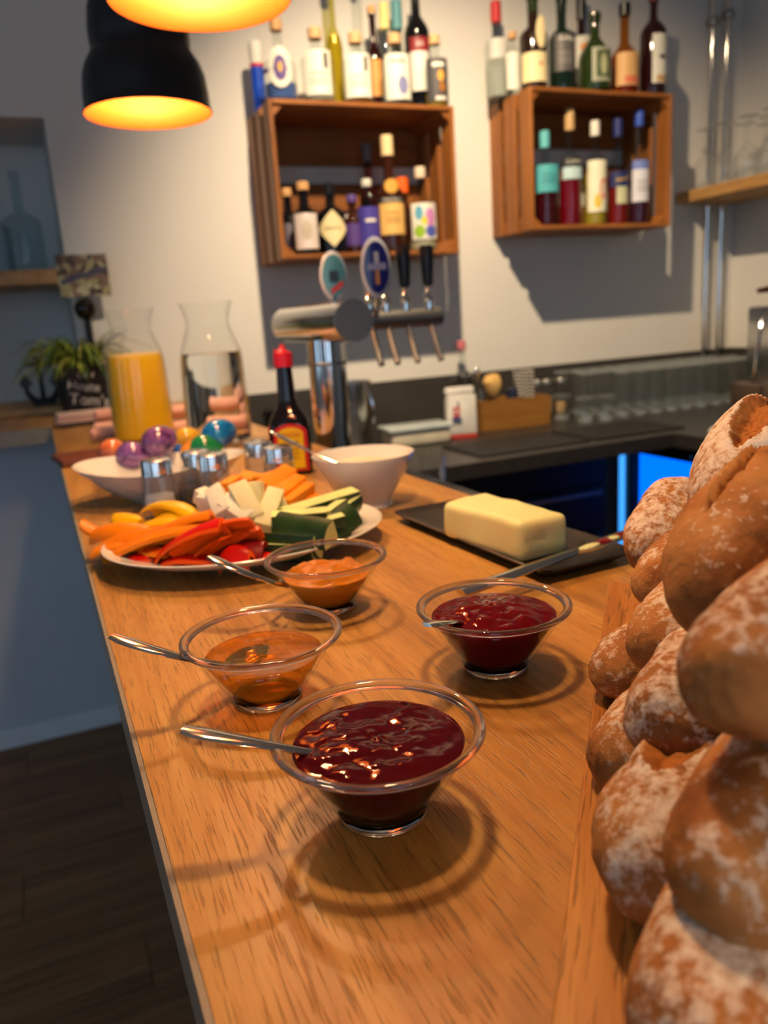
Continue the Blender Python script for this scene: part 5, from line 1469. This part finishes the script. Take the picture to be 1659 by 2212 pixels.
def filling(level, lump, seed, mound=0.0, n=96, rings=26, fall=.0):
    """liquid body inside the bowl: follows the inner wall up to 'level', lumpy surface above"""
    wall = [(0, .0046), (.010, .0046), (.0163, .0052), (.0202, .0088), (.0265, .0178), (.0319, .0267), (.0361, .0334), (.0380, .0364)]
    pr_ = [w_ for w_ in wall if w_[1] < level - .0005]
    for (r0, z0), (r1, z1) in zip(wall, wall[1:]):
        if z0 <= level <= z1:
            Rl = r0 + (r1 - r0) * (level - z0) / (z1 - z0)
    pr_.append((Rl, level))
    bm = bmesh.new()
    ringsv = []
    for r, z in pr_:
        ringsv.append([bm.verts.new((0, 0, z))] if r < 1e-6 else [bm.verts.new((r * cos(2 * PI * i / n), r * sin(2 * PI * i / n), z)) for i in range(n)])
    for k in range(1, rings + 1):
        t_ = 1 - k / rings
        r = Rl * t_
        if r < 1e-6:
            z = level + mound + lump * noise.noise(Vector((seed, seed, seed)))
            ringsv.append([bm.verts.new((0, 0, z))]); continue
        row_ = []
        for i in range(n):
            a = 2 * PI * i / n; x, y_ = r * cos(a), r * sin(a)
            e_ = min(1, (1 - t_) * 5)
            q_ = Vector((x * 60 + seed * 7, y_ * 60, seed))
            zz = noise.noise(q_) * .8 + (abs(noise.noise(q_ * 1.9)) - .25) * .40 + max(0, noise.noise(q_ * 4.2) - .25) * .35
            row_.append(bm.verts.new((x, y_, level + e_ * (mound * (1 - t_ * t_) + lump * zz))))
        ringsv.append(row_)
    for a, b_ in zip(ringsv, ringsv[1:]):
        for i in range(n):
            j = (i + 1) % n
            if len(a) == 1: bm.faces.new((a[0], b_[j], b_[i]))
            elif len(b_) == 1: bm.faces.new((a[i], a[j], b_[0]))
            else: bm.faces.new((a[i], a[j], b_[j], b_[i]))
    return mesh_of(bm, True, 2.5)

JAM1 = jam_mat('dark_cherry_jam', (.075, .0008, .003), None, .0, bstr=.04, sss=.006)
JAM2 = jam_mat('red_currant_jam', (.12, .0016, .003), None, .0, bscale=90, bstr=.03, sss=.006)
JAM3 = jam_mat('apricot_jam', (.56, .185, .006), None, .0, bscale=170, bstr=.3, sss=.002, rad3=(1, .4, .05))
HONEY = thin_glass('clear_honey', (.90, .62, .14), .5, .01, base=.03, glow_mix=.06, glow_col=(.85, .47, .05))
BOWLS = [('F', 828, 1752, 'dark cherry jam', JAM1, .0322, .0026, 0.0015, 'nearest glass bowl, filled with dark red jam'), ('H', 580, 1508, 'honey', HONEY, .0268, .0006, -.0010, 'glass bowl of clear golden honey'),
         ('R', 1070, 1440, 'red jam', JAM2, .0322, .0034, .0055, 'glass bowl of red jam next to the black butter plate'), ('O', 712, 1312, 'apricot jam', JAM3, .0258, .0062, .0060, 'glass bowl of orange apricot jam beside the vegetable platter')]
BP = {}
for key, u, v, what, m, lvl, lump, mound, lab in BOWLS:
    q = at(u, v, 2, TB)
    BP[key] = q
    t = thing('glass_bowl', lab, 'bowl', (q.x, q.y, TB), group='glass bowls of spreads')
    bo = obj('bowl', bowl_me, THINB, t, (0, 0, .0002))
    obj('rim', rim_me, RIMG, bo); obj('foot', foot_me, BOWLG, bo)
    nm = 'honey' if key == 'H' else 'jam'
    obj(nm, filling(lvl, lump, {'F': 1.3, 'H': 2.2, 'R': 3.7, 'O': 5.1}[key], mound), m, t, (0, 0, .0003))
def rimspot(key, du, dv, h): return at(du, dv, 2, TB + h)
spoon('teaspoon sticking out of the nearest bowl of dark jam', at(393, 1576, 2, TB + .050), at(590, 1612, 2, TB + .0425), at(724, 1636, 2, TB + .0265))
spoon('teaspoon resting in the honey bowl', at(241, 1374, 2, TB + .050), at(390, 1428, 2, TB + .040), at(505, 1440, 2, TB + .019))
spoon('teaspoon in the apricot jam bowl, its engraved handle before the platter', at(452, 1202, 2, TB + .052), at(548, 1250, 2, TB + .042), at(622, 1266, 2, TB + .020))
spoon('teaspoon sunk in the red jam with only its handle end above the rim', at(922, 1350, 2, TB + .045), at(965, 1340, 2, TB + .042), at(1040, 1345, 2, TB + .022), wd=.006)

# ================================================================== bread rolls on a wooden board
BT = .015
bTL, bB = at(1313, 1257, 2, TB + BT), at(1190, 2212, 2, TB + BT)
e1 = (bB - bTL).normalized(); e2 = Vector((-e1.y, e1.x, 0))
if e2.dot(RIGHT) < 0: e2 = -e2
cb = thing('bread_board', 'acacia cutting board of glued strips under the bread rolls', 'cutting board', (bTL.x, bTL.y, TB + .0003), rz=math.atan2(e1.y, e1.x) + PI / 2)
# local axes: -y runs along e1 (towards the camera), x along e2
Lb = .44
sgn = 1 if (Matrix.Rotation(cb.rotation_euler.z, 3, 'Z') @ Vector((1, 0, 0))).dot(e2) > 0 else -1
strips = [(0, .024, ACACIA), (.0243, .062, ACACIA_L), (.0623, .105, ACACIA), (.1053, .150, ACACIA_L), (.1503, .185, ACACIA)]
for k, (a, b_, m) in enumerate(strips):
    bm = bmesh.new()
    if k == 0:
        rc = .010
        poly = [(a, -Lb), (b_, -Lb), (b_, 0)] + [(a + rc - rc * sin(t_), -rc + rc * cos(t_)) for t_ in [i * PI / 2 / 6 for i in range(7)]]
    else:
        poly = [(a, -Lb), (b_, -Lb), (b_, 0), (a, 0)]
    prism(bm, [(sgn * x, y_) for x, y_ in poly], 0, BT)
    bmesh.ops.recalc_face_normals(bm, faces=bm.faces)
    bmesh.ops.bevel(bm, geom=[e_ for e_ in bm.edges if abs(e_.verts[0].co.x) < .0005 and abs(e_.verts[1].co.x) < .0005 or abs(e_.verts[0].co.y) < .0005 and abs(e_.verts[1].co.y) < .0005], offset=.0012, segments=2, affect='EDGES', profile=0.5)
    obj('strip', bm, m, cb, smooth=False)

BREAD, nt, b = newmat('bread_crust')
v = coords(nt)
n1 = tex_noise(nt, v, 26, 4, .6)
cr = ramp(nt, [(.32, srgb(122, 72, 34)), (.5, srgb(174, 114, 58)), (.68, srgb(198, 140, 80))])
nt.links.new(n1.outputs['Fac'], cr.inputs[0])
n2 = tex_noise(nt, v, 70, 6, .75, .4)
n3 = tex_noise(nt, v, 240, 3, .7)
n5 = tex_noise(nt, v, 18, 2, .5)
fa = N(nt, 'ShaderNodeAttribute', attribute_type='OBJECT', attribute_name='flour')
fz = N(nt, 'ShaderNodeAttribute', attribute_type='GEOMETRY', attribute_name='dust')
def madd(a, b_, c=None, op='ADD'):
    m_ = N(nt, 'ShaderNodeMath', operation=op)
    for i, x in enumerate((a, b_)):
        if isinstance(x, (int, float)): m_.inputs[i].default_value = x
        else: nt.links.new(x, m_.inputs[i])
    return m_.outputs[0]
f = madd(fz.outputs['Fac'], fa.outputs['Fac'])
f = madd(f, madd(madd(n2.outputs['Fac'], -.5), 2.0, op='MULTIPLY'))
f = madd(f, madd(madd(n3.outputs['Fac'], -.5), 2.2, op='MULTIPLY'))
f = madd(f, madd(madd(n5.outputs['Fac'], -.5), 1.2, op='MULTIPLY'))
fr_ = ramp(nt, [(.36, 0.0), (.60, .45), (1.0, .9)])
nt.links.new(f, fr_.inputs[0])
gv = N(nt, 'ShaderNodeAttribute', attribute_type='GEOMETRY', attribute_name='crumb')
mxa = N(nt, 'ShaderNodeMix', data_type='RGBA')
nt.links.new(gv.outputs['Fac'], mxa.inputs[0]); nt.links.new(cr.outputs[0], mxa.inputs[6]); mxa.inputs[7].default_value = (*srgb(176, 110, 48), 1)
mxb = N(nt, 'ShaderNodeMix', data_type='RGBA')
nt.links.new(fr_.outputs[0], mxb.inputs[0]); nt.links.new(mxa.outputs[2], mxb.inputs[6]); mxb.inputs[7].default_value = (*srgb(240, 226, 208), 1)
nt.links.new(mxb.outputs[2], b.inputs['Base Color'])
b.inputs['Roughness'].default_value = .75
b.inputs['Specular IOR Level'].default_value = .25
hb_ = madd(madd(n2.outputs['Fac'], .6, op='MULTIPLY'), madd(n3.outputs['Fac'], .4, op='MULTIPLY'))
bump(nt, hb_, .55, .003, b)

def roll_bread(lab, u, v, depth, vis_px, length, az, tilt, flour, seed, slash=None, flat=.86, shift=.5):
    """u, v, depth: centre of the end that faces the camera; vis_px: its height in the photograph"""
    c_ = atd(u, v, depth)
    Rv = vis_px / 2 * depth / F_PX
    ax = Vector((sin(az) * cos(tilt), cos(az) * cos(tilt), sin(tilt)))
    c_ = c_ + ax * (length / 2 - Rv) * shift * 2 * .5
    bm = bmesh.new(); bmesh.ops.create_icosphere(bm, subdivisions=6, radius=1)
    dl = bm.verts.layers.float.new('dust'); cl = bm.verts.layers.float.new('crumb')
    sv = Vector((seed * 3.1, seed * 1.7, seed))
    for v_ in bm.verts:
        d_ = v_.co.copy()
        x, y_, z_ = d_
        k = (abs(x) ** 2.4 + (y_ * y_ + z_ * z_) ** 1.2) ** (-1 / 2.4)
        q_ = Vector((x * k * length / 2, y_ * k * Rv * 1.12, z_ * k * Rv / flat * .93))
        if q_.z < 0: q_.z *= .88
        n_ = noise.noise(q_ * 38 + sv) * .0028 + noise.noise(q_ * 90 + sv) * .0009 + noise.noise(q_ * 260 + sv) * .00035
        v_[dl] = max(-.4, min(1, z_ * .55 - .12 + .25 * noise.noise(q_ * 30 + sv)))
        cr_ = 0
        if slash:
            sy_, sw_, x0, x1 = slash
            yy = q_.y - sy_ * Rv - .0016 * noise.noise(Vector((q_.x * 140, seed, 0)))
            if q_.z > 0 and x0 * length < q_.x < x1 * length:
                wloc = sw_ * Rv * math.sin(PI * (q_.x / length - x0) / (x1 - x0)) ** .6
                if wloc > 1e-5:
                    g_ = abs(yy) / wloc
                    if g_ < 1:
                        cr_ = min(1, (1 - g_) * 3)
                        n_ -= .0055 * min(1, (1 - g_) * 2.2)
                        n_ += .0016 * noise.noise(q_ * 420)
                        v_[dl] = -.9
                    elif g_ < 1.7 and yy > 0: n_ += .0022 * (1 - (g_ - 1) / .7)
        v_[cl] = cr_
        v_.co = q_ + d_.normalized() * n_
    o = obj('bread_roll', bm, BREAD, None, angle=3.0)
    x = ax.normalized(); y2 = Vector((0, 0, 1)).cross(x).normalized(); z2 = x.cross(y2)
    m_ = Matrix((x, y2, z2)).transposed().to_4x4(); m_.translation = c_
    o.matrix_world = m_
    o['flour'] = flour
    return tag(o, lab, 'bread roll', 'bread rolls piled on the board')
A_ = rad(66)
roll_bread('floured roll with a split crust at the top of the bread pile', 1600, 1035, .36, 200, .105, rad(62), .30, .42, 1, slash=(-.05, .42, -.22, .5))
roll_bread('lightly floured roll behind the pile, next to the knife blade', 1428, 1155, .47, 138, .085, rad(58), .30, .18, 2)
roll_bread('small roll wedged below the lightly floured one, above the board corner', 1446, 1238, .42, 128, .08, rad(66), .15, .20, 3)
roll_bread('smooth brown roll with hardly any flour near the top of the pile', 1592, 1205, .272, 262, .10, rad(64), .30, -.32, 4, slash=(.35, .12, -.2, .45))
roll_bread('white-floured roll in the middle of the pile above the leftmost roll', 1466, 1362, .345, 188, .085, A_, .05, .34, 5)
roll_bread('small leftmost roll lying on the board edge', 1372, 1432, .385, 150, .07, A_, 0, .08, 6)
roll_bread('blurred floured roll at the right edge halfway up the pile', 1704, 1402, .206, 340, .10, rad(76), .06, .16, 7, slash=(.1, .22, -.1, .5))
roll_bread('big floured roll with grey dust in the centre of the pile', 1520, 1520, .285, 262, .095, A_, .04, .36, 8)
roll_bread('evenly dusted roll on the board below the leftmost roll', 1398, 1612, .315, 205, .075, A_, 0, .26, 9)
roll_bread('floured roll with an open split resting on the light board strip', 1462, 1806, .247, 312, .085, rad(60), 0, .36, 10, slash=(.25, .42, -.15, .35))
roll_bread('large blurred roll in front with pale seeds in its crust', 1690, 1800, .205, 390, .11, rad(70), .0, .14, 11)
roll_bread('large blurred floured roll at the bottom right corner', 1620, 2135, .192, 420, .10, rad(64), 0, .34, 12)
roll_bread('roll mostly hidden at the back of the board under the pile', 1462, 1322, .41, 120, .08, A_, 0, .0, 13)
